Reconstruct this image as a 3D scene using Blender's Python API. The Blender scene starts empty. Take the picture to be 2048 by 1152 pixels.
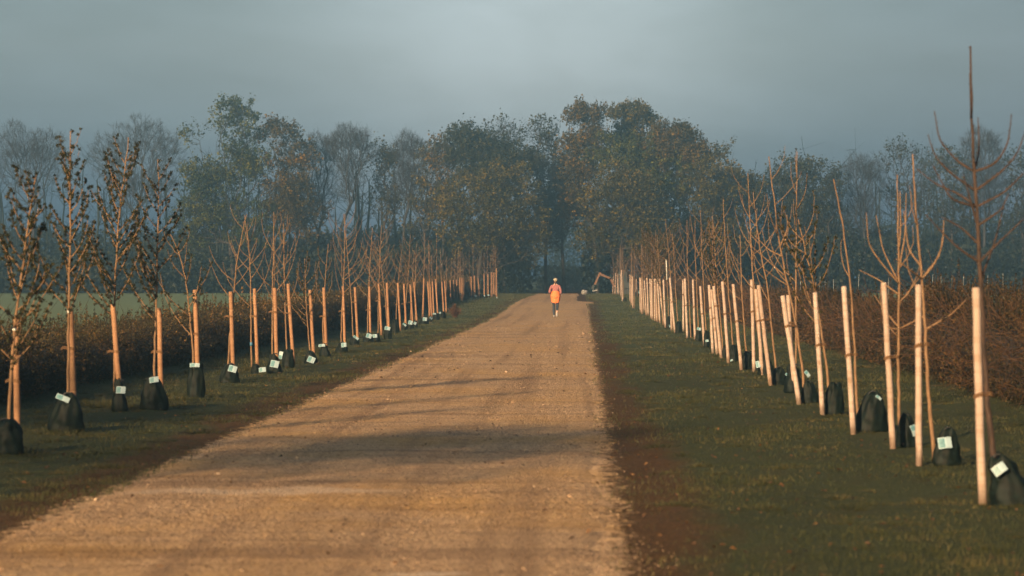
import bpy, bmesh, math, random
import numpy as np
from mathutils import Vector

sc = bpy.context.scene
COL = sc.collection
# ------------------------------------------------------------------ camera
F = 5689.0            # focal length in pixels of a 2048 wide frame (100 mm lens)
HX, HY = 1168.0, 555.0   # where the level view direction meets the frame
EYE = 1.8
cam_d = bpy.data.cameras.new("camera")
cam = bpy.data.objects.new("camera", cam_d)
COL.objects.link(cam)
cam.location = (0, 0, EYE)
cam.rotation_euler = (math.radians(90), 0, 0)
cam_d.sensor_width = 36.0
cam_d.lens = 36.0 * F / 2048.0
cam_d.shift_x = -(HX - 1024) / 2048.0
cam_d.shift_y = -(576 - HY) / 2048.0
cam_d.clip_start = 0.5
cam_d.clip_end = 4000
cam_d.dof.use_dof = True
cam_d.dof.focus_distance = 85.0
cam_d.dof.aperture_fstop = 3.6
sc.camera = cam
# ------------------------------------------------------------------ light
SUN_EL = math.radians(15.0)
SUN_AZ = math.radians(205.0)      # clockwise from +Y: behind the camera, to its left
sun_dir = Vector((math.sin(SUN_AZ) * math.cos(SUN_EL), math.cos(SUN_AZ) * math.cos(SUN_EL), math.sin(SUN_EL)))
sun_d = bpy.data.lights.new("sun", 'SUN')
sun_d.energy = 5.0
sun_d.angle = math.radians(1.0)
sun_d.color = (1.0, 0.66, 0.36)
sun = bpy.data.objects.new("sun", sun_d)
COL.objects.link(sun)
sun.rotation_euler = sun_dir.to_track_quat('Z', 'Y').to_euler()
sc.view_settings.view_transform = 'Standard'
sc.view_settings.look = 'None'
sc.view_settings.gamma = 1.0
sc.view_settings.use_curve_mapping = False
EXPO = 1.68
sc.view_settings.exposure = EXPO
sc.cycles.max_bounces = 6
sc.cycles.diffuse_bounces = 3
sc.cycles.glossy_bounces = 2
sc.cycles.transmission_bounces = 3
sc.cycles.volume_bounces = 0
sc.cycles.transparent_max_bounces = 4
sc.cycles.use_denoising = True
try:
    sc.cycles.denoiser = 'OPENIMAGEDENOISE'
    sc.cycles.denoising_prefilter = 'ACCURATE'
except Exception:
    pass


def lin(r, g, b, k=1.0):
    def f(c):
        c /= 255.0
        return c / 12.92 if c <= 0.04045 else ((c + 0.055) / 1.055) ** 2.4
    return (f(r) * k, f(g) * k, f(b) * k, 1.0)


# ------------------------------------------------------------------ node helper
class NT:
    def __init__(self, tree):
        self.t = tree
        tree.nodes.clear()

    def n(self, typ, **kw):
        nd = self.t.nodes.new(typ)
        for k, v in kw.items():
            if k == 'i':
                for kk, vv in v.items():
                    nd.inputs[kk].default_value = vv
            else:
                setattr(nd, k, v)
        return nd

    def l(self, a, b):
        self.t.links.new(a, b)

    def m(self, op, a, b=None, c=None, clamp=False):
        nd = self.t.nodes.new('ShaderNodeMath')
        nd.operation = op
        nd.use_clamp = clamp
        for k, v in enumerate((a, b, c)):
            if v is None:
                continue
            if isinstance(v, (int, float)):
                nd.inputs[k].default_value = v
            else:
                self.l(v, nd.inputs[k])
        return nd.outputs[0]

    def mix(self, fac, a, b, blend='MIX'):
        nd = self.t.nodes.new('ShaderNodeMix')
        nd.data_type = 'RGBA'
        nd.blend_type = blend
        for idx, v in ((0, fac), (6, a), (7, b)):
            if isinstance(v, (int, float)):
                nd.inputs[idx].default_value = v
            elif isinstance(v, tuple):
                nd.inputs[idx].default_value = v if len(v) == 4 else v + (1,)
            else:
                self.l(v, nd.inputs[idx])
        return nd.outputs[2]

    def ramp(self, fac, stops, interp='LINEAR'):
        nd = self.t.nodes.new('ShaderNodeValToRGB')
        cr = nd.color_ramp
        cr.interpolation = interp
        while len(cr.elements) > 1:
            cr.elements.remove(cr.elements[-1])
        cr.elements[0].position = stops[0][0]
        cr.elements[0].color = stops[0][1]
        for p, c in stops[1:]:
            e = cr.elements.new(p)
            e.color = c
        self.l(fac, nd.inputs[0])
        return nd.outputs[0]

    def noise(self, vec, scale, detail=4, rough=0.55, dist=0.0):
        nd = self.t.nodes.new('ShaderNodeTexNoise')
        nd.inputs['Scale'].default_value = scale
        nd.inputs['Detail'].default_value = detail
        nd.inputs['Roughness'].default_value = rough
        nd.inputs['Distortion'].default_value = dist
        if vec is not None:
            self.l(vec, nd.inputs['Vector'])
        return nd.outputs['Fac']

    def map(self, vec, scale):
        nd = self.t.nodes.new('ShaderNodeMapping')
        nd.inputs['Scale'].default_value = scale
        self.l(vec, nd.inputs['Vector'])
        return nd.outputs[0]


# ------------------------------------------------------------------ world
world = bpy.data.worlds.new("World")
sc.world = world
world.use_nodes = True
w = NT(world.node_tree)
tc = w.n('ShaderNodeTexCoord')
sep = w.n('ShaderNodeSeparateXYZ')
w.l(tc.outputs['Generated'], sep.inputs[0])
X, Y, Z = sep.outputs
K = 1.0
SK = 2.9 / K
zr = w.m('ADD', w.m('MULTIPLY', Z, 2.5), 0.0, clamp=True)       # 0 .. 0.4 -> 0 .. 1
base = w.ramp(zr, [(0.0, lin(76, 112, 130)), (0.045, lin(84, 120, 142)), (0.09, lin(108, 136, 152)),
                   (0.135, lin(128, 150, 158)), (0.2, lin(132, 150, 154)), (0.27, lin(118, 137, 142)),
                   (0.6, lin(146, 160, 172)), (1.0, lin(140, 158, 180))])
# a paler break in the cloud ahead, above the wood
gx = w.m('DIVIDE', w.m('ADD', X, 0.022), 0.075)
gx2 = w.m('EXPONENT', w.m('MULTIPLY', w.m('MULTIPLY', gx, gx), -1.0))
gz = w.m('MULTIPLY', w.m('SUBTRACT', Z, 0.005), 15.0, clamp=True)
front = w.m('GREATER_THAN', Y, 0.0)
glow = w.m('MULTIPLY', w.m('MULTIPLY', gx2, gz), front)
lift = w.m('MULTIPLY', front, 1.0)
base = w.mix(lift, base, w.mix(1.0, base, (1.09, 1.05, 1.16, 1), 'MULTIPLY'))
col = w.mix(w.m('MULTIPLY', glow, 0.85), base, lin(226, 240, 250, 0.84))
# right side bluer and duller
rt = w.m('MULTIPLY', w.m('SUBTRACT', X, 0.05), 7.0, clamp=True)
col = w.mix(w.m('MULTIPLY', w.m('MULTIPLY', rt, front), 0.55), col, lin(106, 124, 150))
# soft cloud streaks
cn = w.noise(w.map(tc.outputs['Generated'], (5.0, 5.0, 16.0)), 2.0, 5, 0.55, 0.6)
cn2 = w.noise(w.map(tc.outputs['Generated'], (14.0, 14.0, 40.0)), 1.6, 4, 0.6, 0.4)
cm = w.m('ADD', w.m('MULTIPLY', w.m('SUBTRACT', cn, 0.5), 0.5), w.m('MULTIPLY', w.m('SUBTRACT', cn2, 0.5), 0.22))
cm = w.m('ADD', cm, 1.0)
cmc = w.n('ShaderNodeCombineXYZ')
for k in range(3):
    w.l(cm, cmc.inputs[k])
col = w.mix(1.0, col, cmc.outputs[0], 'MULTIPLY')
scl = w.n('ShaderNodeVectorMath', operation='SCALE')
scl.inputs['Scale'].default_value = SK
w.l(col, scl.inputs[0])
sky = w.n('ShaderNodeTexSky', sky_type='NISHITA')
sky.sun_disc = False
sky.sun_elevation = SUN_EL
sky.sun_rotation = SUN_AZ
sky.air_density = 1.4
sky.dust_density = 3.0
# the cloud veil lets about a tenth of the clear sky through
fin = w.mix(0.10, scl.outputs[0], sky.outputs[0])
bg = w.n('ShaderNodeBackground')
bg.inputs['Strength'].default_value = 0.105
w.l(fin, bg.inputs['Color'])
wo = w.n('ShaderNodeOutputWorld')
w.l(bg.outputs[0], wo.inputs[0])


# ------------------------------------------------------------------ terrain + pixel rays
def T(y):
    t = np.clip((np.asarray(y, dtype=float) - 115.0) / 70.0, 0, 1)
    return 0.42 * t * t * (3 - 2 * t)


def gpos(u, v):
    """where the ray through frame point (u, v) meets the ground"""
    y = F * EYE / max(v - HY, 8.0)
    for _ in range(40):
        y = 0.5 * y + 0.5 * F * (EYE - float(T(y))) / max(v - HY, 8.0)
    return (u - HX) / F * y, y, float(T(y))


def at(u, v, y):
    return np.array([(u - HX) / F * y, y, EYE - (v - HY) / F * y])


# ------------------------------------------------------------------ mesh builder
class MB:
    def __init__(self):
        self.v = []
        self.f = []
        self.n = 0

    def add(self, verts, faces, smooth=False, mi=0):
        verts = np.asarray(verts, dtype=np.float32).reshape(-1, 3)
        faces = np.asarray(faces, dtype=np.int32)
        self.v.append(verts)
        self.f.append((faces + self.n, smooth, mi))
        self.n += len(verts)

    def tube(self, pts, rad, sides=6, cap=True, smooth=True):
        pts = np.asarray(pts, dtype=float)
        n = len(pts)
        rad = np.broadcast_to(np.asarray(rad, dtype=float), (n,))
        tan = np.gradient(pts, axis=0)
        tan /= np.linalg.norm(tan, axis=1)[:, None] + 1e-9
        ref = np.array([0.13, 1.0, 0.07]) if abs(tan[0][1]) < 0.9 else np.array([1.0, 0.1, 0.0])
        a = np.cross(tan, ref)
        a /= np.linalg.norm(a, axis=1)[:, None] + 1e-9
        b = np.cross(tan, a)
        th = np.arange(sides) * 2 * math.pi / sides
        ring = a[:, None, :] * np.cos(th)[None, :, None] + b[:, None, :] * np.sin(th)[None, :, None]
        v = (pts[:, None, :] + ring * rad[:, None, None]).reshape(-1, 3)
        i = np.arange(n - 1)[:, None] * sides
        j = np.arange(sides)[None, :]
        j2 = (j + 1) % sides
        q = np.stack([i + j, i + j2, i + sides + j2, i + sides + j], -1).reshape(-1, 4)
        self.add(v, q, smooth)
        if cap:
            base = self.n - len(v)
            for s, rv in ((0, True), ((n - 1) * sides, False)):
                ids = np.arange(sides) + s
                if rv:
                    ids = ids[::-1]
                self.f.append(((ids + base)[None, :], False, 0))

    def build(self, name, mat, parent=None):
        me = bpy.data.meshes.new(name)
        if self.n:
            v = np.concatenate(self.v)
            me.vertices.add(len(v))
            me.vertices.foreach_set('co', v.ravel())
            loops = np.concatenate([f.ravel() for f, s, m in self.f])
            sizes = np.concatenate([np.full(len(f), f.shape[1], dtype=np.int32) for f, s, m in self.f])
            sm = np.concatenate([np.full(len(f), s, dtype=bool) for f, s, m in self.f])
            mi = np.concatenate([np.full(len(f), m, dtype=np.int32) for f, s, m in self.f])
            me.loops.add(len(loops))
            me.loops.foreach_set('vertex_index', loops.astype(np.int32))
            me.polygons.add(len(sizes))
            me.polygons.foreach_set('loop_start', np.concatenate([[0], np.cumsum(sizes)[:-1]]).astype(np.int32))
            me.polygons.foreach_set('use_smooth', sm)
            me.polygons.foreach_set('material_index', mi)
            me.update(calc_edges=True)
        for m in (mat if isinstance(mat, (list, tuple)) else [mat]):
            me.materials.append(m)
        o = bpy.data.objects.new(name, me)
        COL.objects.link(o)
        if parent is not None:
            o.parent = parent
        return o


def leaf_quads(mb, c, size, rng, aspect=0.6, up=0.0, mi=0):
    """one small leaf (a bent diamond) at every centre"""
    c = np.asarray(c, dtype=float)
    n = len(c)
    if n == 0:
        return
    size = np.broadcast_to(np.asarray(size, dtype=float), (n,))
    d = rng.normal(size=(n, 3))
    d[:, 2] += up
    d /= np.linalg.norm(d, axis=1)[:, None]
    e = np.cross(d, rng.normal(size=(n, 3)))
    e /= np.linalg.norm(e, axis=1)[:, None] + 1e-9
    nn = np.cross(d, e)
    s = size[:, None]
    p0 = c - d * s * 0.5
    p1 = c + e * s * aspect * 0.5 + nn * s * 0.10 - d * s * 0.06
    p2 = c + d * s * 0.5
    p3 = c - e * s * aspect * 0.5 + nn * s * 0.10 - d * s * 0.06
    v = np.stack([p0, p1, p2, p3], 1).reshape(-1, 3)
    mb.add(v, np.arange(n * 4).reshape(n, 4), False, mi)


def spikes(mb, p0, p1, r, mi=0):
    """thin three sided twigs from p0 to p1"""
    p0 = np.asarray(p0, dtype=float)
    p1 = np.asarray(p1, dtype=float)
    n = len(p0)
    if n == 0:
        return
    r = np.broadcast_to(np.asarray(r, dtype=float), (n,))[:, None]
    d = p1 - p0
    d /= np.linalg.norm(d, axis=1)[:, None] + 1e-9
    ref = np.where(np.abs(d[:, 2:3]) < 0.8, np.array([[0, 0, 1.0]]), np.array([[1.0, 0, 0]]))
    a = np.cross(d, ref)
    a /= np.linalg.norm(a, axis=1)[:, None] + 1e-9
    b = np.cross(d, a)
    vs = []
    for k in range(3):
        th = k * 2.0944
        vs.append(p0 + (a * math.cos(th) + b * math.sin(th)) * r)
    for k in range(3):
        th = k * 2.0944
        vs.append(p1 + (a * math.cos(th) + b * math.sin(th)) * r * 0.55)
    v = np.stack(vs, 1).reshape(-1, 3)
    i = np.arange(n)[:, None] * 6
    q = np.concatenate([i + np.array([[0, 1, 4, 3]]), i + np.array([[1, 2, 5, 4]]), i + np.array([[2, 0, 3, 5]])])
    mb.add(v, q, True, mi)


def tag(o, label=None, cat=None, group=None, kind=None):
    if label:
        o['label'] = label
    if cat:
        o['category'] = cat
    if group:
        o['group'] = group
    if kind:
        o['kind'] = kind
    return o


def empty(name, loc):
    o = bpy.data.objects.new(name, None)
    o.empty_display_size = 0.2
    o.location = loc
    COL.objects.link(o)
    return o


# ------------------------------------------------------------------ materials
def new_mat(name):
    m = bpy.data.materials.new(name)
    m.use_nodes = True
    return m, NT(m.node_tree)


def finish(t, color, rough=0.8, bump=None, bstr=0.3, bdist=0.01, spec=0.25, transl=None, two=None):
    p = t.n('ShaderNodeBsdfPrincipled')
    if isinstance(color, tuple):
        p.inputs['Base Color'].default_value = color if len(color) == 4 else color + (1,)
    else:
        t.l(color, p.inputs['Base Color'])
    p.inputs['Roughness'].default_value = rough
    p.inputs['Specular IOR Level'].default_value = spec
    if bump is not None:
        b = t.n('ShaderNodeBump')
        b.inputs['Strength'].default_value = bstr
        b.inputs['Distance'].default_value = bdist
        t.l(bump, b.inputs['Height'])
        t.l(b.outputs[0], p.inputs['Normal'])
    out = t.n('ShaderNodeOutputMaterial')
    if transl:
        tr = t.n('ShaderNodeBsdfTranslucent')
        if isinstance(color, tuple):
            tr.inputs[0].default_value = color if len(color) == 4 else color + (1,)
        else:
            t.l(color, tr.inputs[0])
        mx = t.n('ShaderNodeMixShader')
        mx.inputs[0].default_value = transl
        t.l(p.outputs[0], mx.inputs[1])
        t.l(tr.outputs[0], mx.inputs[2])
        t.l(mx.outputs[0], out.inputs[0])
    else:
        t.l(p.outputs[0], out.inputs[0])


def leaf_mat(name, c0, c1, c2=None, transl=0.3, rough=0.6, patch=0.5):
    m, t = new_mat(name)
    g = t.n('ShaderNodeNewGeometry')
    tcn = t.n('ShaderNodeTexCoord')
    stops = [(0.0, c0 + (1,)), (0.6, c1 + (1,))]
    if c2:
        stops.append((1.0, c2 + (1,)))
    n = t.noise(tcn.outputs['Object'], patch, 2)
    f = t.m('ADD', t.m('MULTIPLY', g.outputs['Random Per Island'], 0.6), t.m('MULTIPLY', t.m('SUBTRACT', n, 0.5), 1.6))
    f = t.m('ADD', f, 0.2, clamp=True)
    c = t.ramp(f, stops)
    finish(t, c, rough, transl=transl, spec=0.15)
    return m


def bark_mat(name, c0, c1, scale=8.0, rough=0.85, bstr=0.4):
    m, t = new_mat(name)
    tcn = t.n('ShaderNodeTexCoord')
    v = t.map(tcn.outputs['Object'], (1, 1, 0.35))
    n = t.noise(v, scale, 5)
    c = t.ramp(n, [(0.3, c0 + (1,)), (0.7, c1 + (1,))])
    finish(t, c, rough, n, bstr, 0.01)
    return m


def simple_mat(name, c, rough=0.7, var=0.15, scale=10.0, spec=0.3, bstr=0.2, metal=None):
    m, t = new_mat(name)
    tcn = t.n('ShaderNodeTexCoord')
    n = t.noise(tcn.outputs['Object'], scale, 4)
    lo = tuple(x * (1 - var) for x in c) + (1,)
    hi = tuple(min(x * (1 + var), 1) for x in c) + (1,)
    finish(t, t.ramp(n, [(0.3, lo), (0.7, hi)]), rough, n, bstr, 0.005, spec)
    return m


# stake wood
def stake_mat(name, c0, c1, c2):
    m, t = new_mat(name)
    tcn = t.n('ShaderNodeTexCoord')
    oi = t.n('ShaderNodeObjectInfo')
    off = t.n('ShaderNodeVectorMath', operation='ADD')
    cmb = t.n('ShaderNodeCombineXYZ')
    t.l(t.m('MULTIPLY', oi.outputs['Random'], 37.0), cmb.inputs[2])
    t.l(tcn.outputs['Object'], off.inputs[0])
    t.l(cmb.outputs[0], off.inputs[1])
    grain = t.noise(t.map(off.outputs[0], (60, 60, 3)), 1.0, 5)
    knots = t.noise(t.map(off.outputs[0], (9, 9, 7.5)), 1.0, 2)
    kn = t.m('MULTIPLY', t.m('SUBTRACT', knots, 0.62), 9.0, clamp=True)
    blotch = t.noise(t.map(off.outputs[0], (4, 4, 1.3)), 1.0, 3)
    c = t.ramp(blotch, [(0.3, c0 + (1,)), (0.7, c1 + (1,))])
    c = t.mix(t.m('MULTIPLY', t.m('SUBTRACT', grain, 0.4), 1.6, clamp=True), c, c0 + (1,))
    c = t.mix(t.m('MULTIPLY', kn, 0.7), c, c2 + (1,))
    ring = t.noise(t.map(off.outputs[0], (0.6, 0.6, 9.0)), 1.0, 2)
    rg = t.m('MULTIPLY', t.m('SUBTRACT', 0.06, t.m('ABSOLUTE', t.m('SUBTRACT', ring, 0.56))), 16.0, clamp=True)
    c = t.mix(t.m('MULTIPLY', rg, 0.42), c, c2 + (1,))
    spz = t.n('ShaderNodeSeparateXYZ')
    t.l(tcn.outputs['Object'], spz.inputs[0])
    mud = t.m('MULTIPLY', t.m('SUBTRACT', t.m('ADD', 0.10, t.m('MULTIPLY', grain, 0.16)), spz.outputs[2]), 9.0, clamp=True)
    c = t.mix(t.m('MULTIPLY', mud, 0.7), c, (0.05, 0.03, 0.018, 1))
    bb = t.mix(t.m('MULTIPLY', oi.outputs['Random'], 0.28), c, c2 + (1,))
    finish(t, bb, 0.75, grain, 0.35, 0.004)
    return m


M = {}
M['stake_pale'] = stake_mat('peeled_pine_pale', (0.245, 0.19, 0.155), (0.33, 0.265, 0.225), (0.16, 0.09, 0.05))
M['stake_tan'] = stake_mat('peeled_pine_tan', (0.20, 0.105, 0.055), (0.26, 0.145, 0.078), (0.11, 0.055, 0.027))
M['sap_bark'] = bark_mat('young_bark', (0.085, 0.05, 0.027), (0.18, 0.11, 0.06), 30.0)
M['sap_bark_dark'] = bark_mat('young_bark_dark', (0.016, 0.011, 0.009), (0.045, 0.027, 0.019), 30.0)
M['bud'] = simple_mat('bud', (0.045, 0.028, 0.02), 0.8)
M['sap_leaf'] = leaf_mat('young_leaf', (0.009, 0.013, 0.005), (0.026, 0.027, 0.010), (0.070, 0.052, 0.019), 0.2, patch=6.0)
M['bark'] = bark_mat('old_bark', (0.012, 0.012, 0.012), (0.030, 0.028, 0.026), 3.0)
M['bark_bare'] = bark_mat('old_bark_grey', (0.014, 0.016, 0.020), (0.028, 0.030, 0.034), 3.0)
M['leaf_green'] = leaf_mat('leaf_green', (0.008, 0.018, 0.004), (0.034, 0.044, 0.008), (0.115, 0.110, 0.014), 0.3)
M['leaf_olive'] = leaf_mat('leaf_olive', (0.012, 0.015, 0.004), (0.050, 0.045, 0.008), (0.15, 0.105, 0.013), 0.3)
M['leaf_rust'] = leaf_mat('leaf_rust', (0.013, 0.014, 0.004), (0.055, 0.042, 0.008), (0.165, 0.095, 0.014), 0.3)
M['leaf_dull'] = leaf_mat('leaf_dull', (0.007, 0.012, 0.007), (0.020, 0.024, 0.010), (0.055, 0.048, 0.014), 0.25)
M['wood_mass'] = leaf_mat('wood_mass', (0.006, 0.012, 0.010), (0.011, 0.018, 0.014), (0.018, 0.024, 0.016), 0.2, patch=0.15)
M['hedge_leaf'] = leaf_mat('hedge_leaf', (0.020, 0.022, 0.009), (0.050, 0.038, 0.014), (0.17, 0.092, 0.030), 0.3, patch=1.3)
M['hedge_core'] = bark_mat('hedge_core', (0.010, 0.009, 0.006), (0.022, 0.017, 0.011), 12.0)
M['bramble_leaf'] = leaf_mat('bramble_leaf', (0.005, 0.007, 0.002), (0.018, 0.014, 0.005), (0.085, 0.046, 0.014), 0.2, patch=0.55)
M['bramble_twig'] = bark_mat('bramble_twig', (0.010, 0.006, 0.003), (0.085, 0.042, 0.018), 3.0)
M['bag'] = simple_mat('bag_green_plastic', (0.0022, 0.0052, 0.0045), 0.6, 0.6, 6.0, 0.10, 0.8)
M['strap'] = simple_mat('strap_black', (0.012, 0.013, 0.013), 0.55)
M['tie'] = simple_mat('jute_tie', (0.12, 0.065, 0.03), 0.9)
M['blue_tape'] = simple_mat('blue_tape', (0.05, 0.14, 0.22), 0.5)
M['white_band'] = simple_mat('white_band', (0.42, 0.42, 0.38), 0.5)
M['pale_guard'] = simple_mat('pale_guard', (0.20, 0.22, 0.22), 0.6)
M['dead'] = leaf_mat('dead_plant', (0.05, 0.026, 0.014), (0.11, 0.055, 0.028), (0.16, 0.09, 0.05), 0.2, patch=3.0)
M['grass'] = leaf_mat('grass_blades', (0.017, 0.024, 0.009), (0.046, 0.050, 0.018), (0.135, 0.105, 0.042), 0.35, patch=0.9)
M['grass_far'] = leaf_mat('grass_blades_pale', (0.026, 0.036, 0.016), (0.058, 0.066, 0.028), (0.12, 0.098, 0.042), 0.35, patch=0.6)  # paler blades for far off; near ones carry off-frame shade in their colour
M['tuft'] = leaf_mat('grass_tuft', (0.018, 0.023, 0.009), (0.046, 0.048, 0.018), (0.125, 0.092, 0.036), 0.3, patch=1.5)
M['pebble'] = leaf_mat('pebbles', (0.05, 0.035, 0.025), (0.22, 0.145, 0.09), (0.42, 0.31, 0.21), None, 0.85, patch=2.0)

# printed label of the bags: a blue green picture beside a pale field with small print
m, t = new_mat('bag_label_print')
tcn = t.n('ShaderNodeTexCoord')
sp = t.n('ShaderNodeSeparateXYZ')
t.l(tcn.outputs['Object'], sp.inputs[0])
inpic = t.m('MULTIPLY', t.m('GREATER_THAN', sp.outputs[0], -0.46), t.m('LESS_THAN', sp.outputs[0], 0.0))
inpic = t.m('MULTIPLY', inpic, t.m('LESS_THAN', t.m('ABSOLUTE', sp.outputs[2]), 0.42))
lines = t.m('GREATER_THAN', t.m('FRACT', t.m('MULTIPLY', sp.outputs[2], 7.0)), 0.62)
lines = t.m('MULTIPLY', lines, t.m('GREATER_THAN', sp.outputs[0], 0.1))
lines = t.m('MULTIPLY', lines, t.m('LESS_THAN', sp.outputs[0], 0.42))
nz = t.noise(tcn.outputs['Object'], 5.0, 3)
pic = t.ramp(nz, [(0.35, (0.03, 0.10, 0.12, 1)), (0.65, (0.09, 0.20, 0.22, 1))])
c = t.mix(t.m('MULTIPLY', lines, 0.45), (0.21, 0.29, 0.32, 1), (0.12, 0.17, 0.20, 1))
c = t.mix(inpic, c, pic)
finish(t, c, 0.45, spec=0.4)
M['label'] = m

# gravel of the path
def gravel_color(t, P):
    fine = t.noise(P, 42.0, 5, 0.72)
    grit = t.noise(t.map(P, (16, 7, 1)), 1.0, 5, 0.7)
    streak = t.noise(t.map(P, (0.45, 3.2, 1)), 1.0, 5, 0.65)
    big = t.noise(t.map(P, (0.35, 0.30, 1)), 1.0, 4, 0.6)
    rut = t.noise(t.map(P, (2.4, 0.035, 1)), 1.0, 3, 0.5)
    c = t.ramp(fine, [(0.30, (0.085, 0.052, 0.027, 1)), (0.5, (0.40, 0.262, 0.145, 1)), (0.70, (0.72, 0.50, 0.27, 1))])
    c = t.mix(t.m('MULTIPLY', t.m('SUBTRACT', grit, 0.5), 4.5, clamp=True), c, (0.12, 0.072, 0.038, 1))
    c = t.mix(t.m('MULTIPLY', t.m('SUBTRACT', streak, 0.50), 3.4, clamp=True), c, (0.15, 0.092, 0.050, 1))
    c = t.mix(t.m('MULTIPLY', t.m('SUBTRACT', 0.44, streak), 4.0, clamp=True), c, (0.42, 0.26, 0.11, 1))
    band = t.noise(t.map(P, (0.10, 0.85, 1)), 1.0, 4, 0.6)  # wash bands, partly sapling shadows put into the gravel colour
    c = t.mix(t.m('MULTIPLY', t.m('SUBTRACT', band, 0.52), 4.0, clamp=True), c, (0.135, 0.080, 0.046, 1))
    c = t.mix(t.m('MULTIPLY', t.m('SUBTRACT', big, 0.46), 2.2, clamp=True), c, (0.42, 0.235, 0.062, 1))
    c = t.mix(t.m('MULTIPLY', t.m('SUBTRACT', rut, 0.50), 4.0, clamp=True), c, (0.20, 0.125, 0.068, 1))
    # pale dried-out smears where water stood
    sx_ = t.n('ShaderNodeSeparateXYZ')
    t.l(P, sx_.inputs[0])
    wob = t.noise(t.map(P, (1.1, 2.5, 1)), 1.0, 4, 0.6)
    for (yc, hw, xc, xw, amt) in ((23.7, 0.42, -2.7, 1.35, 0.6), (17.1, 0.16, -0.95, 0.3, 0.8), (62.0, 0.8, -2.6, 1.0, 0.35)):
        dy_ = t.m('ABSOLUTE', t.m('ADD', t.m('SUBTRACT', sx_.outputs[1], yc), t.m('MULTIPLY', t.m('SUBTRACT', wob, 0.5), hw * 5)))
        fy_ = t.m('SUBTRACT', 1.0, t.m('DIVIDE', dy_, hw), clamp=True)
        fx_ = t.m('SUBTRACT', 1.0, t.m('DIVIDE', t.m('ABSOLUTE', t.m('SUBTRACT', sx_.outputs[0], xc)), xw), clamp=True)
        f_ = t.m('MULTIPLY', t.m('MULTIPLY', t.m('MULTIPLY', fy_, fx_), 3.0, clamp=True), amt)
        c = t.mix(f_, c, (0.50, 0.38, 0.26, 1))
    vor = t.n('ShaderNodeTexVoronoi')
    vor.inputs['Scale'].default_value = 30.0
    t.l(P, vor.inputs['Vector'])
    stone = t.m('SUBTRACT', 0.5, vor.outputs['Distance'])
    hgt = t.m('ADD', t.m('MULTIPLY', stone, 0.7), t.m('ADD', fine, t.m('MULTIPLY', grit, 1.4)))
    return c, hgt


m, t = new_mat('path_gravel')
tcn = t.n('ShaderNodeTexCoord')
c, hgt = gravel_color(t, tcn.outputs['Object'])
finish(t, c, 0.95, hgt, 1.0, 0.035, 0.08)
M['path'] = m

# verge soil and thatch
m, t = new_mat('verge_ground')
tcn = t.n('ShaderNodeTexCoord')
P = tcn.outputs['Object']
sp = t.n('ShaderNodeSeparateXYZ')
t.l(P, sp.inputs[0])
fine = t.noise(P, 30.0, 5, 0.65)
mid = t.noise(t.map(P, (1.2, 0.5, 1)), 1.6, 5, 0.6)
big = t.noise(t.map(P, (0.5, 0.16, 1)), 1.0, 4, 0.6)
g = t.ramp(fine, [(0.3, (0.018, 0.024, 0.010, 1)), (0.7, (0.050, 0.054, 0.023, 1))])
g = t.mix(t.m('MULTIPLY', t.m('SUBTRACT', mid, 0.5), 2.4, clamp=True), g, (0.044, 0.034, 0.014, 1))
farm = t.m('MULTIPLY', t.m('SUBTRACT', t.m('ADD', sp.outputs[1], t.m('MULTIPLY', big, 40.0)), 75.0), 0.014, clamp=True)  # near verge kept darker than far: off-frame shade put into its colour
g = t.mix(farm, g, (0.050, 0.062, 0.028, 1))
br = t.ramp(fine, [(0.3, (0.022, 0.012, 0.006, 1)), (0.7, (0.092, 0.052, 0.021, 1))])
# bare trodden strip beside the path
xr = t.m('ADD', sp.outputs[0], t.m('MULTIPLY', t.m('SUBTRACT', big, 0.5), 1.8))
xr = t.m('ADD', xr, t.m('MULTIPLY', t.m('SUBTRACT', mid, 0.5), 0.7))
s1 = t.m('MULTIPLY', t.m('SUBTRACT', 1.05, xr), 2.6, clamp=True)
s2 = t.m('MULTIPLY', t.m('ADD', xr, 4.9), 2.6, clamp=True)
strip = t.m('MULTIPLY', s1, s2)
c = t.mix(strip, g, br)
# gravel spilled over both edges of the path, thinning outward
gc, gh = gravel_color(t, P)
dr = t.m('SUBTRACT', sp.outputs[0], 0.20)
dl = t.m('SUBTRACT', -3.98, sp.outputs[0])
dd = t.m('MAXIMUM', dr, dl)
spn = t.noise(P, 7.0, 5, 0.75)
spf = t.m('ADD', t.m('MULTIPLY', dd, -4.0), t.m('MULTIPLY', t.m('SUBTRACT', spn, 0.46), 4.0))
spf = t.m('MULTIPLY', t.m('ADD', spf, 0.25), 2.2, clamp=True)
spf = t.m('MULTIPLY', spf, t.m('LESS_THAN', sp.outputs[1], 168.0))
c = t.mix(spf, c, gc)
finish(t, c, 0.95, t.m('ADD', fine, mid), 0.8, 0.03, 0.05)
M['verge'] = m

m, t = new_mat('field_crop')
tcn = t.n('ShaderNodeTexCoord')
P = tcn.outputs['Object']
fine = t.noise(P, 6.0, 5, 0.65)
big = t.noise(t.map(P, (0.05, 0.02, 1)), 1.0, 4, 0.6)
c = t.ramp(fine, [(0.3, (0.075, 0.105, 0.050, 1)), (0.7, (0.13, 0.165, 0.080, 1))])
c = t.mix(t.m('MULTIPLY', t.m('SUBTRACT', big, 0.45), 2.0, clamp=True), c, (0.10, 0.12, 0.06, 1))
finish(t, c, 0.95, fine, 0.6, 0.03, 0.05)
M['field'] = m

# ------------------------------------------------------------------ ground sheets
rng = np.random.default_rng(7)
ys = [-60.0, -30.0, -10.0, 0.0]
y = 4.0
while y < 262:
    ys.append(y)
    y += max(0.05, (y / 100.0) ** 1.4 * 0.35)
ys += [275.0, 300.0, 360.0, 500.0, 900.0, 1600.0, 3000.0]
ys = np.array(ys)


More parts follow.
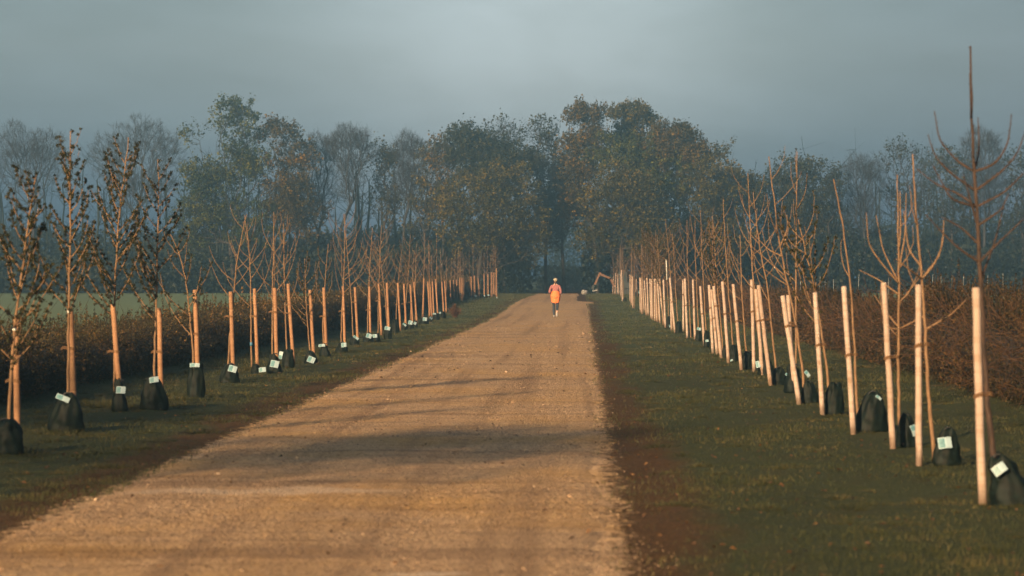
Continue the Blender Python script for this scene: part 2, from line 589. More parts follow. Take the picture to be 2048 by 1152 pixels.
def fbm(x, y, seed, sc_=1.0):
    r = np.random.default_rng(seed)
    out = np.zeros(np.broadcast(x, y).shape)
    a = 1.0
    for o in range(4):
        for k in range(3):
            th = r.uniform(0, 6.28)
            fr = sc_ * 2 ** o * r.uniform(0.7, 1.3)
            out += a * np.sin((x * math.cos(th) + y * math.sin(th)) * fr + r.uniform(0, 6.28))
        a *= 0.55
    return out / 4.0


def edges(y):
    n1 = fbm(0 * y, y, 5, 0.6) * 0.10 + fbm(0 * y, y, 6, 3.0) * 0.03
    n2 = fbm(0 * y, y, 8, 0.5) * 0.12 + fbm(0 * y, y, 9, 3.0) * 0.03
    xl = -4.02 + n1
    xr = 0.22 + n2
    s = np.clip((y - 160) / 3.0, 0, 1)
    e = np.clip((y - 168) / 2.0, 0, 1)
    xr = xr + 0.45 * s * (1 - e) - 0.62 * e
    return xl, xr


def relief(x, y):
    """small lumps of the verges; nothing under the path"""
    xl, xr = edges(y)
    d = np.maximum(xl - x, x - xr)
    k = np.clip((d - 0.05) / 0.6, 0, 1)
    far = np.clip(1 - (np.abs(x + 2) - 12) / 10, 0, 1)
    near = np.clip((200 - y) / 40, 0, 1)
    return (fbm(x, y, 3, 1.6) * 0.032 + fbm(x, y, 4, 0.6) * 0.035) * k * far * near - 0.05 * np.clip(-(d + 0.22) / 0.25, 0, 1)


def gz(x, y):
    return float(T(y) + relief(np.array([float(x)]), np.array([float(y)]))[0])


def sheet(xs2d, ys1d, zfun, name, mat):
    ny, nx = xs2d.shape
    yy = np.repeat(ys1d[:, None], nx, 1)
    zz = zfun(xs2d, yy)
    v = np.stack([xs2d, yy, zz], -1).reshape(-1, 3)
    i = np.arange(ny - 1)[:, None] * nx
    j = np.arange(nx - 1)[None, :]
    q = np.stack([i + j, i + j + 1, i + nx + j + 1, i + nx + j], -1).reshape(-1, 4)
    mb = MB()
    mb.add(v, q, True)
    o = mb.build(name, mat)
    o['kind'] = 'structure'
    return o


yg = ys[::2]
xg = np.concatenate([[-2500, -900, -300, -90, -40, -20, -14, -11], np.arange(-10, 8.01, 0.10), [9, 11, 14, 20, 40, 90, 300, 900, 2500]])
sheet(np.repeat(xg[None, :], len(yg), 0), yg, lambda a, b: T(b) + relief(a, b) + np.random.default_rng(18).normal(0, 0.007, a.shape) * (b < 120) * (np.abs(a + 2) < 9), 'ground', M['verge'])


def path_z(a, b):
    r = np.random.default_rng(17)
    z = T(b) + 0.012 + fbm(a, b, 12, 1.3) * 0.006 + fbm(a, b, 13, 7.0) * 0.005
    z += 0.010 * np.sin(np.pi * np.clip((a + 4) / 4.2, 0, 1)) - 0.010 * np.exp(-((a + 2.9) / 0.28) ** 2) - 0.010 * np.exp(-((a + 1.2) / 0.28) ** 2)
    rough = np.clip(0.9 + 0.9 * fbm(a, b, 14, 0.8), 0.3, 2.0)
    z += r.normal(0, 0.0042, a.shape) * rough
    el_, er_ = edges(b)
    e_ = np.clip(np.minimum(a - el_, er_ - a) / 0.20, 0, 1)
    z -= 0.026 * (1 - e_) ** 1.5
    return z


yp = ys[(ys > -31) & (ys < 243)]
xl, xr = edges(yp)
uu = np.linspace(0, 1, 121)
sheet(xl[:, None] + (xr - xl)[:, None] * uu[None, :], yp,
      path_z, 'path', M['path'])
yf = np.array([-60, 0, 30, 60, 90, 115, 120, 125, 130, 135, 140, 145, 150, 155, 160, 165, 170, 175, 180, 185, 200, 220, 239.0])
for a, b, nm in ((-400.0, -11.4, 'field'), (9.5, 400.0, 'meadow')):
    sheet(np.repeat(np.linspace(a, b, 12)[None, :], len(yf), 0), yf, lambda p, q: T(q) + 0.05, nm, M['field'])

# ------------------------------------------------------------------ grass blades
def grass_mesh():
    mb = MB()
    r = np.random.default_rng(21)
    cs = []
    bands = [(15, 24, 900), (24, 34, 620), (34, 48, 360), (48, 70, 230), (70, 110, 150), (110, 170, 75), (170, 239, 55)]
    for y0, y1, dens in bands:
        for xa, xb in ((-9.0, -3.85), (0.1, 6.6)):
            n = int(dens * (y1 - y0) * (xb - xa))
            x = r.uniform(xa, xb, n)
            y = r.uniform(y0, y1, n)
            el, er = edges(y)
            d = np.maximum(el - x, x - er)
            clump = fbm(x, y, 31, 2.2) + 0.6 * fbm(x, y, 33, 0.7)
            keep = (d > -0.05 - 0.22 * r.random(n) ** 2) & (r.random(n) < np.clip(0.50 + clump * 0.45 + 0 * d, 0.05, 1))
            bare = np.exp(-(np.clip(d, 0, 9) / 0.80) ** 3) * (x > -1) * 0.97
            keep &= r.random(n) > bare * 0.7
            x, y, clump = x[keep], y[keep], clump[keep]
            s = (0.028 + 0.020 * np.clip(clump, -0.6, 1.4)) * r.uniform(0.5, 1.5, len(x)) * (1 + (y1 > 48) * 0.3 + (y1 > 110) * 0.4)
            wd = np.clip(0.0032 * (y / 25.0) ** 0.9, 0.003, 0.03)
            cs.append(np.stack([x, y, s, wd], 1))
    a = np.concatenate(cs)
    x, y, s, wd = a.T
    z = T(y) + relief(x, y) - 0.004
    th = r.uniform(0, 6.283, len(x))
    lean = r.uniform(0.1, 1.0, len(x))
    la = r.uniform(0, 6.283, len(x))
    dx, dy = np.cos(th) * wd, np.sin(th) * wd
    p0 = np.stack([x - dx, y - dy, z], 1)
    p1 = np.stack([x + dx, y + dy, z], 1)
    p2 = np.stack([x + np.cos(la) * lean * s, y + np.sin(la) * lean * s, z + s], 1)
    v = np.stack([p0, p1, p2], 1).reshape(-1, 3)
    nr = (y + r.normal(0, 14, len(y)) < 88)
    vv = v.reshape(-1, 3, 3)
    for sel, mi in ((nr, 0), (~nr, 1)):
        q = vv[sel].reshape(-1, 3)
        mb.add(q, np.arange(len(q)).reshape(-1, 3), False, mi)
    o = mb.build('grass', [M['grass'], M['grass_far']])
    tag(o, 'short rough grass on the verges beside the gravel path', 'grass', kind='stuff')


grass_mesh()


def tuft_mesh():
    mb = MB()
    r = np.random.default_rng(22)
    spots = [gpos(195, 812) + (0.55, 0.16), gpos(60, 905) + (0.4, 0.10), gpos(130, 872) + (0.4, 0.09), gpos(500, 742) + (0.28, 0.15),
             gpos(355, 800) + (0.3, 0.07), gpos(1365, 668) + (0.2, 0.12), gpos(265, 815) + (0.3, 0.1), gpos(1690, 835) + (0.3, 0.05)]
    for k in range(520):
        yy = 17 * (95 / 17.0) ** r.random()
        xx = r.uniform(-8.0, -4.3) if r.random() < 0.5 else r.uniform(0.6, 5.6)
        spots.append((xx, yy, 0, r.uniform(0.06, 0.26), r.uniform(0.035, 0.085)))
    for (x, y, _, rad, h) in spots:
        n = int(1500 * rad)
        a = r.uniform(0, 6.283, n)
        q = np.sqrt(r.random(n)) * rad
        px, py = x + np.cos(a) * q, y + np.sin(a) * q
        hh = h * (1.15 - q / rad * 0.8) * r.uniform(0.6, 1.2, n)
        z = T(py) + relief(px, py) - 0.01
        wd = 0.0028 * max(1, y / 28)
        th = r.uniform(0, 6.283, n)
        dx, dy = np.cos(th) * wd, np.sin(th) * wd
        ox, oy = np.cos(a) * q * 0.5 + r.normal(0, 0.03, n), np.sin(a) * q * 0.5 + r.normal(0, 0.03, n)
        v = np.stack([np.stack([px - dx, py - dy, z], 1), np.stack([px + dx, py + dy, z], 1),
                      np.stack([px + ox, py + oy, z + hh], 1)], 1).reshape(-1, 3)
        mb.add(v, np.arange(len(v)).reshape(-1, 3))
    tag(mb.build('grass_tufts', M['tuft']), 'longer unmown tufts of grass around the bags and stakes', 'grass', kind='stuff')


tuft_mesh()


def pebbles():
    mb = MB()
    r = np.random.default_rng(23)
    out = []
    for y0, y1, dens in ((15, 24, 330), (24, 36, 210), (36, 60, 95), (60, 110, 26)):
        n = int(dens * (y1 - y0) * 4.6)
        x = r.uniform(-4.5, 0.75, n)
        y = r.uniform(y0, y1, n)
        e1_ = np.maximum(-4.0 - x, x - 0.22)
        k = fbm(x, y, 41, 1.0) - np.clip(e1_, 0, 1) * 3.2
        keep = r.random(n) < np.clip(0.35 + 0.5 * k, 0.0, 1)
        x, y = x[keep], y[keep]
        s = r.uniform(0.003, 0.0085, len(x)) * (1 + (y > 36) * 0.5 + (y > 60) * 0.9)
        big = r.random(len(x)) < 0.012
        s[big] *= r.uniform(1.5, 3.2, big.sum())
        out.append(np.stack([x, y, s], 1))
    a = np.concatenate(out)
    x, y, s = a.T
    n = len(x)
    z = T(y) + 0.016
    el, er = edges(y)
    z = np.where((x < el) | (x > er), z - 0.008, z)
    base = np.array([[1, 0, 0], [-0.5, 0.87, 0], [-0.5, -0.87, 0], [0.45, 0.3, 0.7], [-0.5, 0.2, 0.8], [0.1, -0.6, 0.6]])
    v = base[None] * (1 + r.normal(0, 0.22, (n, 6, 1)))
    th = r.uniform(0, 6.28, n)
    c, s_ = np.cos(th)[:, None], np.sin(th)[:, None]
    vx = v[:, :, 0] * c - v[:, :, 1] * s_
    vy = v[:, :, 0] * s_ + v[:, :, 1] * c
    v = np.stack([vx, vy, v[:, :, 2]], -1) * s[:, None, None]
    v += np.stack([x, y, z], 1)[:, None, :]
    f = np.array([[0, 1, 3], [1, 4, 3], [1, 2, 4], [2, 5, 4], [2, 0, 5], [0, 3, 5], [3, 4, 5]])
    fi = (f[None] + (np.arange(n) * 6)[:, None, None]).reshape(-1, 3)
    mb.add(v.reshape(-1, 3), fi)
    tag(mb.build('loose_gravel', M['pebble']), 'loose stones scattered over the gravel path', 'gravel', kind='stuff')


pebbles()


def litter():
    mb = MB()
    r = np.random.default_rng(29)
    n = 1500
    y = 16 * (120 / 16.0) ** r.random(n)
    x = np.where(r.random(n) < 0.35, r.uniform(-4.4, 0.6, n), np.where(r.random(n) < 0.6, r.uniform(0.1, 3.4, n), r.uniform(-6.5, -3.8, n)))
    z = T(y) + relief(x, y) * 0 + 0.028
    c = np.stack([x, y, z], 1)
    s_ = r.uniform(0.025, 0.055, n) * (1 + (y > 50) * 0.5)
    d = r.normal(size=(n, 3)) * np.array([1, 1, 0.25])
    d /= np.linalg.norm(d, axis=1)[:, None]
    e = np.cross(d, np.array([0, 0, 1.0]) + r.normal(0, 0.25, (n, 3)))
    e /= np.linalg.norm(e, axis=1)[:, None]
    S_ = s_[:, None]
    up_ = np.array([0, 0, 1.0]) * S_ * 0.22
    v = np.stack([c - d * S_ * 0.5, c + e * S_ * 0.33 + up_, c + d * S_ * 0.5, c - e * S_ * 0.33 + up_], 1).reshape(-1, 3)
    mb.add(v, np.arange(n * 4).reshape(n, 4))
    tag(mb.build('fallen_leaves', M['litter']), 'dead leaves and crumbs of soil scattered on the path and verges', 'fallen leaves', kind='stuff')


M['litter'] = leaf_mat('litter', (0.018, 0.010, 0.006), (0.07, 0.035, 0.016), (0.16, 0.085, 0.035), 0.1, patch=3.0)
litter()

# ------------------------------------------------------------------ ordinals for labels
ONES = ['nearest', 'second', 'third', 'fourth', 'fifth', 'sixth', 'seventh', 'eighth', 'ninth', 'tenth', 'eleventh', 'twelfth',
        'thirteenth', 'fourteenth', 'fifteenth', 'sixteenth', 'seventeenth', 'eighteenth', 'nineteenth']
TENS = {20: 'twent', 30: 'thirt', 40: 'fort'}


def ordinal(k):
    """k = 1 .. 49"""
    if k < 20:
        return ONES[k - 1]
    t_ = TENS[k // 10 * 10]
    return t_ + 'ieth' if k % 10 == 0 else t_ + 'y-' + (['first'] + ONES[1:])[k % 10 - 1]


def lean_word(dx):
    return 'leaning left' if dx < -0.16 else 'leaning right' if dx > 0.16 else 'tilted slightly left' if dx < -0.07 else \
        'tilted slightly right' if dx > 0.07 else 'standing upright'


# ------------------------------------------------------------------ stakes
stakes_r = [  # top x, top y, foot x, foot y in the frame, nearest first
    (1951, 575, 1965, 1007), (1837.5, 569.5, 1838, 936), (1768, 565, 1786, 897), (1687, 572.5, 1707, 868), (1630, 585, 1645, 834),
    (1565, 591, 1598.5, 810), (1576, 590, 1588, 784), (1517, 570, 1541, 770), (1512, 578, 1525, 753), (1503, 559, 1508, 746),
    (1466, 568, 1483, 740), (1445, 563, 1457, 726), (1427, 572, 1443, 718), (1423, 579, 1434, 709), (1418, 570, 1426, 705),
    (1400.5, 572, 1409, 694), (1386, 559, 1390, 681), (1370, 557, 1374.5, 677), (1366, 559, 1367, 665), (1339.6, 555.5, 1350, 667.5),
    (1341, 556, 1343, 661), (1327, 559.5, 1331, 655), (1318, 557, 1327.6, 649), (1315, 557, 1320, 647), (1312, 557, 1313.6, 644.6),
    (1309, 557.6, 1310, 644), (1303, 557.6, 1304.5, 640.7), (1300, 557, 1302, 638), (1294, 555.5, 1296.4, 630.5),
    (1289, 561, 1293, 630), (1281.5, 555.5, 1284, 629), (1279.5, 555, 1281, 626), (1284.7, 556, 1288.6, 622),
    (1265.4, 553, 1266, 620.6), (1262.5, 551.6, 1263, 615), (1260, 549, 1260, 608), (1272.4, 557.6, 1272, 606),
    (1243, 540, 1245, 598.5), (1241, 547, 1241.7, 595), (1237.5, 549, 1238, 593), (1234.6, 549, 1235.4, 592),
    (1231, 546, 1230, 589.5), (1227, 548, 1225, 589)]
stakes_l = [
    (32, 635, 35, 895), (140, 618, 148, 858), (225, 608, 242, 818), (317.6, 616, 323, 806), (389.5, 579.5, 397, 787),
    (461.8, 583, 467, 762), (508.7, 577, 515, 738), (549, 576, 554, 744), (575.7, 567.5, 586.8, 728), (620, 579.6, 628, 722),
    (647.5, 575, 653, 709), (685.7, 572, 690, 700), (709.7, 574, 716, 686), (738.5, 572.7, 741, 679), (757.6, 567.5, 763, 674),
    (774, 565.7, 778, 671), (795.7, 565.7, 801, 662), (808, 567.5, 812.4, 657), (820.7, 569, 825.5, 652), (828, 564, 834, 647),
    (847.8, 557, 846, 640), (855.5, 563.4, 860, 640), (860, 566, 863.5, 638), (864.8, 563, 868, 636), (871, 558, 876, 634),
    (883.7, 563.4, 888, 629), (889.6, 562, 893, 625), (900.5, 560, 901.7, 619), (907, 560, 909, 616), (912.7, 560, 915, 615),
    (920, 556, 920.7, 613), (924, 556, 924, 614), (927.5, 556.6, 927, 614), (942, 553, 943.8, 605), (949, 551, 950, 603),
    (956, 556, 959.6, 606), (968, 547.6, 969, 599), (976, 547.6, 976.6, 597), (982.7, 545, 984, 595.5), (986.5, 545, 987.5, 593.5),
    (990, 545, 990.7, 592.5), (993, 537, 993.6, 591)]
STAKE_POS = {'r': [], 'l': []}


def make_stake(top, foot, side, k, n):
    x, y, _ = gpos(*foot)
    if foot[1] < 622:                  # far ones: the ground climbs, keep them about 1.75 m tall
        y = F * 1.74 / (foot[1] - top[1])
        x = (foot[0] - HX) / F * y
    z = gz(x, y)
    tp = at(top[0], top[1], y)
    r = np.random.default_rng(1000 + k + (500 if side == 'l' else 0))
    root = empty('wooden_stake', (x, y, z))
    dx = tp[0] - x
    dz = tp[2] - z
    dy = float(r.normal(0, 0.03))
    rad = float(r.uniform(0.031, 0.036) if side == 'r' else r.uniform(0.034, 0.040))
    m_ = 9
    zz = np.linspace(-0.12, dz - 0.012, m_)
    pts = np.stack([dx * zz / dz + r.normal(0, 0.002, m_), dy * zz / dz + r.normal(0, 0.002, m_), zz], 1)
    rr = rad * (1.05 - 0.10 * (zz / dz)) * (1 + r.normal(0, 0.02, m_))
    pts = np.vstack([pts, pts[-1] + (pts[-1] - pts[-2]) / np.linalg.norm(pts[-1] - pts[-2]) * 0.012])
    rr = np.append(rr, rr[-1] * 0.84)
    mb = MB()
    mb.tube(pts, rr, 12 if y < 70 else 8)
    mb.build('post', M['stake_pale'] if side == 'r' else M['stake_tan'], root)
    STAKE_POS[side].append((x, y, z, dx, dy, dz, rad, root))
    row = 'right-hand' if side == 'r' else 'left-hand'
    mat_w = 'pale peeled stake' if side == 'r' else 'tan wooden stake'
    tag(root, '%s %s, %s from the camera in the %s row' % (mat_w, lean_word(dx), ordinal(k + 1), row), 'stake',
        'wooden stakes of the %s row' % row)


order = lambda L: sorted(L, key=lambda s: -s[3])
stakes_r = order(stakes_r)
stakes_l = order(stakes_l)
for k, s in enumerate(stakes_r):
    make_stake(s[:2], s[2:], 'r', k, len(stakes_r))
for k, s in enumerate(stakes_l):
    make_stake(s[:2], s[2:], 'l', k, len(stakes_l))


# ------------------------------------------------------------------ saplings
def smooth_path(P, n):
    P = np.asarray(P, dtype=float)
    d = np.concatenate([[0], np.cumsum(np.linalg.norm(np.diff(P, axis=0), axis=1))])
    t_ = np.linspace(0, d[-1], n)
    out = np.stack([np.interp(t_, d, P[:, k]) for k in range(3)], 1)
    for _ in range(2):
        out[1:-1] = (out[:-2] + 2 * out[1:-1] + out[2:]) / 4
    return out


def sapling(pts, label, group, seed, nb=12, spread=0.45, up=0.8, t0=0.35, leafy=0.0, bark='sap_bark', explicit=None,
            r0=0.02, clump=0.035, extras=(), knob=True, name='young_tree', side=0.0, topleaf=True):
    """pts: trunk in frame points, foot first; nb side shoots that curve upward"""
    r = np.random.default_rng(seed)
    x, y, _ = gpos(*pts[0])
    if pts[0][1] < 622:
        # far ones share the depth of the row at that point
        best = min(STAKE_POS['r'] + STAKE_POS['l'], key=lambda s: abs((s[0]) / s[1] * F + HX - pts[0][0]))
        y = best[1] + r.uniform(-0.3, 0.6)
        x = (pts[0][0] - HX) / F * y
    z = gz(x, y)
    o0 = np.array([x, y, z])
    root = empty(name, o0)
    tr = [np.array([0, 0, -0.05])]
    yd = 0.0
    for (u, v) in pts[1:]:
        yd += r.normal(0, 0.02)
        p = at(u, v, y) - o0
        p[1] = yd
        tr.append(p)
    n = 26 if y < 90 else 14
    tr = smooth_path(tr, n)
    jit = r.normal(0, 0.004, (n, 3))
    jit[0] = 0
    tr = tr + jit
    H = tr[-1][2]
    tt = np.linspace(0, 1, n)
    rad = r0 * (1 - 0.78 * tt ** 0.9) + 0.0015
    sides = 7 if y < 60 else 5
    minr = 0.0000145 * y * 2.0
    rad = np.maximum(rad, minr)
    mt = MB()
    mt.tube(tr, rad, sides)
    knobs_p = []
    mbr = MB()
    leaf_c = []
    br_list = []
    if explicit:
        for B in explicit:
            ya = r.uniform(-1, 1)
            P = []
            for q, (u, v) in enumerate(B):
                p = at(u, v, y) - o0
                f = q / (len(B) - 1)
                # start on the trunk
                if q == 0:
                    j = int(np.argmin(np.abs(tr[:, 2] - p[2])))
                    st = tr[j].copy()
                    p = st
                    yb = st[1]
                else:
                    p[1] = yb + ya * 0.35 * math.sin(f * 1.6)
                P.append(p)
            br_list.append((smooth_path(P, 14), 0.0120))
    for b in range(nb):
        f = t0 + (0.93 - t0) * (b + r.uniform(0, 0.8)) / max(nb, 1)
        j = min(int(f * (n - 1)), n - 2)
        s0 = tr[j] + (tr[j + 1] - tr[j]) * (f * (n - 1) - j)
        az = r.uniform(0, 2 * math.pi) if r.random() < 0.35 else (0 if b % 2 else math.pi) + r.normal(0, 0.5) + side
        L = spread * H * (0.40 * (1 - (f - t0) / (1.05 - t0)) + 0.12) * r.uniform(0.75, 1.25) * 1.6
        out = np.array([math.cos(az), math.sin(az), 0.0])
        m_ = 9
        s = np.linspace(0, 1, m_)
        ang = math.radians(r.uniform(36, 56) if leafy > 0.6 else r.uniform(25, 45)) + s * up * math.radians(24 if leafy > 0.6 else 42)
        step = L / (m_ - 1)
        P = [s0]
        for q in range(1, m_):
            P.append(P[-1] + step * (out * math.cos(ang[q]) + np.array([0, 0, math.sin(ang[q])])) + r.normal(0, 0.006, 3))
        br_list.append((np.array(P), 0.0055 + 0.006 * (1 - f)))
    for P, rb in br_list:
        m_ = len(P)
        rr = np.maximum(rb * np.linspace(1, 0.32, m_), minr * 0.62)
        mbr.tube(P, rr, 5 if y < 60 else 4)
        Lb = np.linalg.norm(np.diff(P, axis=0), axis=1).sum()
        for s_ in np.arange(0.06, Lb, 0.033 if leafy else 0.06):
            f = s_ / Lb * (m_ - 1)
            j = min(int(f), m_ - 2)
            p = P[j] + (P[j + 1] - P[j]) * (f - j)
            knobs_p.append((p, rr[j]))
            if leafy and r.random() < leafy:
                leaf_c.append(p + r.normal(0, 0.018, 3))
        if leafy:
            leaf_c.append(P[-1])
    for f in np.arange(0.45, 1.0, 0.016 if y < 60 else 0.03):
        j = min(int(f * (n - 1)), n - 2)
        p = tr[j] + (tr[j + 1] - tr[j]) * (f * (n - 1) - j)
        knobs_p.append((p, rad[j]))
        if leafy and r.random() < leafy * 0.8:
            leaf_c.append(p + r.normal(0, 0.02, 3))
    few = len(br_list) <= 4
    if few:
        mbr.f = [(f_ , s_, m_) for f_, s_, m_ in mbr.f]
        base_n = mt.n
        mt.v += mbr.v
        mt.f += [(f_ + base_n, s_, m_) for f_, s_, m_ in mbr.f]
        mt.n += mbr.n
    mt.build('trunk', M[bark], root)
    if mbr.n and not few:
        # spurs and buds stand off the shoots
        if knob and y < 120 and knobs_p:
            kp = np.array([k[0] for k in knobs_p])
            kr = np.array([k[1] for k in knobs_p])
            d = r.normal(size=kp.shape)
            d[:, 2] = np.abs(d[:, 2]) + 0.4
            d /= np.linalg.norm(d, axis=1)[:, None]
            spikes(mbr, kp, kp + d * (kr[:, None] + 0.016), np.maximum(kr * 0.55, minr * 0.6))
        mbr.build('branches', M[bark], root)
    if leaf_c:
        c = np.array(leaf_c)
        k = 40 if y < 45 else 14
        cc = np.repeat(c, k, 0) + r.normal(0, clump * 0.42, (len(c) * k, 3)) * 0.80 * np.repeat(r.uniform(0.45, 1.35, len(c)), k)[:, None]
        ml = MB()
        leaf_quads(ml, cc, r.uniform(0.4, 0.8, len(cc)) * clump * (1.0 if y < 45 else 1.4), r, 0.75)
        ml.build('leaves', M['sap_leaf'], root)
    for (nm, f, hgt, mt_) in extras:
        j = int(f * (n - 1))
        mb = MB()
        P = np.array([tr[j], tr[j] + (tr[j + 1] - tr[j]) / np.linalg.norm(tr[j + 1] - tr[j]) * hgt])
        mb.tube(P, rad[j] + 0.008, 10)
        mb.build(nm, M[mt_], root)
    tag(root, label, 'young tree', group)
    return root


GL = 'young trees of the left-hand row'
GR = 'young trees of the right-hand row'
S = sapling
S([(20, 900), (17, 830), (27, 660), (45, 530), (58, 440), (72, 345)], 'leafy young tree at the left edge, nearest in its row, wide ragged crown', GL, 1,
  26, 0.36, 1.1, 0.28, 0.85, clump=0.031, extras=[('band', 0.47, 0.03, 'white_band')], r0=0.022)
S([(135, 862), (136, 780), (138, 600), (141, 450), (143, 262)], 'tall leafy young tree whose bare tip carries two dark leaf tufts', GL, 2,
  24, 0.30, 1.2, 0.36, 0.75, clump=0.031, extras=[('band', 0.41, 0.03, 'white_band')], r0=0.020)
S([(231, 818), (228, 750), (229, 590), (236, 450), (258, 275)], 'leafy young tree with its tip bent right, third from the left edge', GL, 3,
  28, 0.32, 1.0, 0.34, 0.85, clump=0.031, r0=0.020)
S([(311, 810), (309, 740), (313, 600), (316, 450), (316, 318)], 'slim leafy young tree, fourth from the left edge, straight reddish stem', GL, 4,
  22, 0.28, 0.9, 0.34, 0.75, clump=0.031, r0=0.019)
S([(389, 787), (386, 690), (374, 570), (358, 500), (342, 468)], 'sparse young tree bending left behind the fifth stake of the left row', GL, 5,
  10, 0.50, 1.0, 0.35, 0.45, clump=0.026)
S([(455, 762), (457, 700), (466, 600), (474, 520), (493, 428)], 'bare young tree leaning right until its tip crosses its neighbour', GL, 6, 7, 0.42, 1.1, 0.45)
S([(503, 735), (503, 690), (501, 570), (498, 490), (489, 430)], 'bare young tree with blue tape round its stem, tip leaning left', GL, 7, 10, 0.42, 1.1, 0.40,
  extras=[('tape', 0.17, 0.07, 'blue_tape')])
S([(544, 742), (545, 690), (546, 570), (549, 425)], 'tall bare young tree with long shoots curving up on its left side', GL, 8, 9, 0.5, 1.3, 0.40)
S([(576, 726), (573, 690), (569, 570), (567, 446)], 'tall bare young tree with many short curved shoots beside leaning ninth stake', GL, 9, 14, 0.42, 1.2, 0.35)
S([(624, 722), (618, 680), (612, 600), (610, 517)], 'short bushy young tree with small leaves, tenth in the left row', GL, 10, 16, 0.5, 1.2, 0.35, 0.6, clump=0.026)
S([(647, 709), (646, 640), (650, 560), (656, 487)], 'slim young tree with a few small leaves, eleventh in the left row', GL, 11, 8, 0.4, 1.5, 0.4, 0.4, clump=0.022)
S([(682, 700), (683, 640), (688, 540), (690, 427)], 'tallest bare young tree midway along the left row', GL, 12, 14, 0.5, 1.2, 0.38)
S([(707, 687), (703, 610), (696, 520), (687, 428)], 'bare young tree leaning left across the tallest one in mid-row', GL, 13, 10, 0.38, 1.0, 0.4)
S([(735, 678), (736, 600), (740, 530), (745, 456)], 'bare young tree with short shoots, fourteenth in the left row', GL, 14, 13, 0.4, 1.0, 0.38)
S([(756, 674), (757, 590), (760, 520), (763, 450)], 'bare twiggy young tree, fifteenth in the left row', GL, 15, 18, 0.45, 1.0, 0.38)
S([(776, 670), (770, 590), (762, 530), (757, 480)], 'bare young tree bending left, sixteenth in the left row', GL, 16, 12, 0.4, 1.0, 0.38)
S([(792, 661), (794, 580), (800, 530), (803, 500)], 'small-leaved brown young tree, seventeenth in the left row', GL, 17, 15, 0.45, 1.0, 0.4, 0.5, clump=0.022)
S([(808, 656), (813, 590), (818, 530), (821, 468)], 'slim brown young tree, eighteenth in the left row', GL, 18, 12, 0.4, 1.0, 0.4, 0.35, clump=0.022)
S([(820, 651), (823, 590), (826, 540), (829, 500)], 'short bare young tree, nineteenth in the left row', GL, 19, 10, 0.4, 1.0, 0.4)
S([(831, 646), (830, 590), (831, 540), (833, 488)], 'straight bare young tree, twentieth in the left row', GL, 20, 9, 0.4, 1.0, 0.4)
rr_ = random.Random(5)
for k, s in enumerate(stakes_l[20:]):
    fx, fy = s[2] - rr_.uniform(1, 3.2), s[3]
    tl = s[3] - s[1]
    ty = s[3] - tl * rr_.uniform(1.65, 2.25)
    tx = s[0] + rr_.uniform(-4, 4)
    S([(fx, fy), ((fx + tx) / 2 + rr_.uniform(-1, 1), (fy + ty) / 2), (tx, ty)],
      'distant bare young tree, %s from the camera in the left-hand row' % ordinal(21 + k), GL, 60 + k, rr_.choice([6, 8, 10]), 0.35, 1.0, 0.42, knob=False)

R0B = [[(1948, 355), (1915, 322), (1880, 280), (1871, 220)], [(1950, 372), (1900, 345), (1870, 312), (1857, 268)],
       [(1955, 398), (1920, 385), (1880, 368), (1840, 335)], [(1961, 480), (1925, 455), (1886, 434)],
       [(1962, 522), (1910, 492), (1850, 430)], [(1945, 240), (1937, 210), (1932, 150)],
       [(1955, 350), (1990, 330), (2015, 290), (2022, 228)], [(1957, 372), (2000, 345), (2030, 310), (2046, 258)],
       [(1960, 412), (2010, 385), (2060, 335)], [(1965, 462), (2000, 420), (2012, 388)], [(1967, 527), (1992, 490), (2055, 430)],
       [(1958, 342), (1966, 300), (1966, 230)], [(1954, 450), (1936, 385), (1925, 350)], [(1968, 545), (2000, 480), (2022, 400)],
       [(1958, 430), (1900, 400), (1862, 330)]]
S([(1994, 985), (1986, 900), (1972, 750), (1960, 520), (1950, 350), (1945, 240), (1941, 90)],
  'big dark bare young tree nearest on the right, its shoots curving upward', GR, 30, 0, explicit=R0B, bark='sap_bark_dark', r0=0.030)
S([(1869, 925), (1862, 850), (1852, 700), (1845, 560), (1832, 430), (1825, 308)], 'bare young tree with upswept arms behind second stake on the right', GR, 31, 3, 0.3, 1.3, 0.42,
  explicit=[[(1845, 562), (1815, 540), (1785, 518)], [(1846, 560), (1870, 530), (1888, 490), (1890, 440)], [(1843, 545), (1822, 500), (1815, 420)],
            [(1858, 660), (1900, 630), (1930, 600)], [(1856, 640), (1800, 660), (1780, 655)]], r0=0.021)
S([(1802, 885), (1798, 830), (1797, 700), (1799, 600), (1797, 440), (1796, 348)], 'many-armed bare young tree behind third stake on the right', GR, 32, 4, 0.35, 1.3, 0.34,
  explicit=[[(1798, 575), (1765, 530), (1735, 490), (1731, 425)], [(1799, 560), (1770, 500), (1758, 430)], [(1800, 540), (1812, 470), (1814, 385)],
            [(1799, 590), (1760, 560), (1720, 540)], [(1798, 600), (1840, 560), (1855, 540)], [(1798, 520), (1806, 450), (1806, 380)],
            [(1798, 650), (1770, 620), (1750, 590)]], r0=0.02)
S([(1718, 858), (1713, 780), (1704, 600), (1686, 450), (1667, 358)], 'whip-like bare young tree arching left behind fourth stake on the right', GR, 33, 2, 0.25, 1.4, 0.5, r0=0.018)
S([(1662, 826), (1655, 750), (1645, 680), (1630, 575), (1611, 499), (1597, 438)], 'leafy young tree leaning left behind fifth stake on the right', GR, 34, 13, 0.5, 1.2, 0.42, 0.5, clump=0.03, r0=0.02)
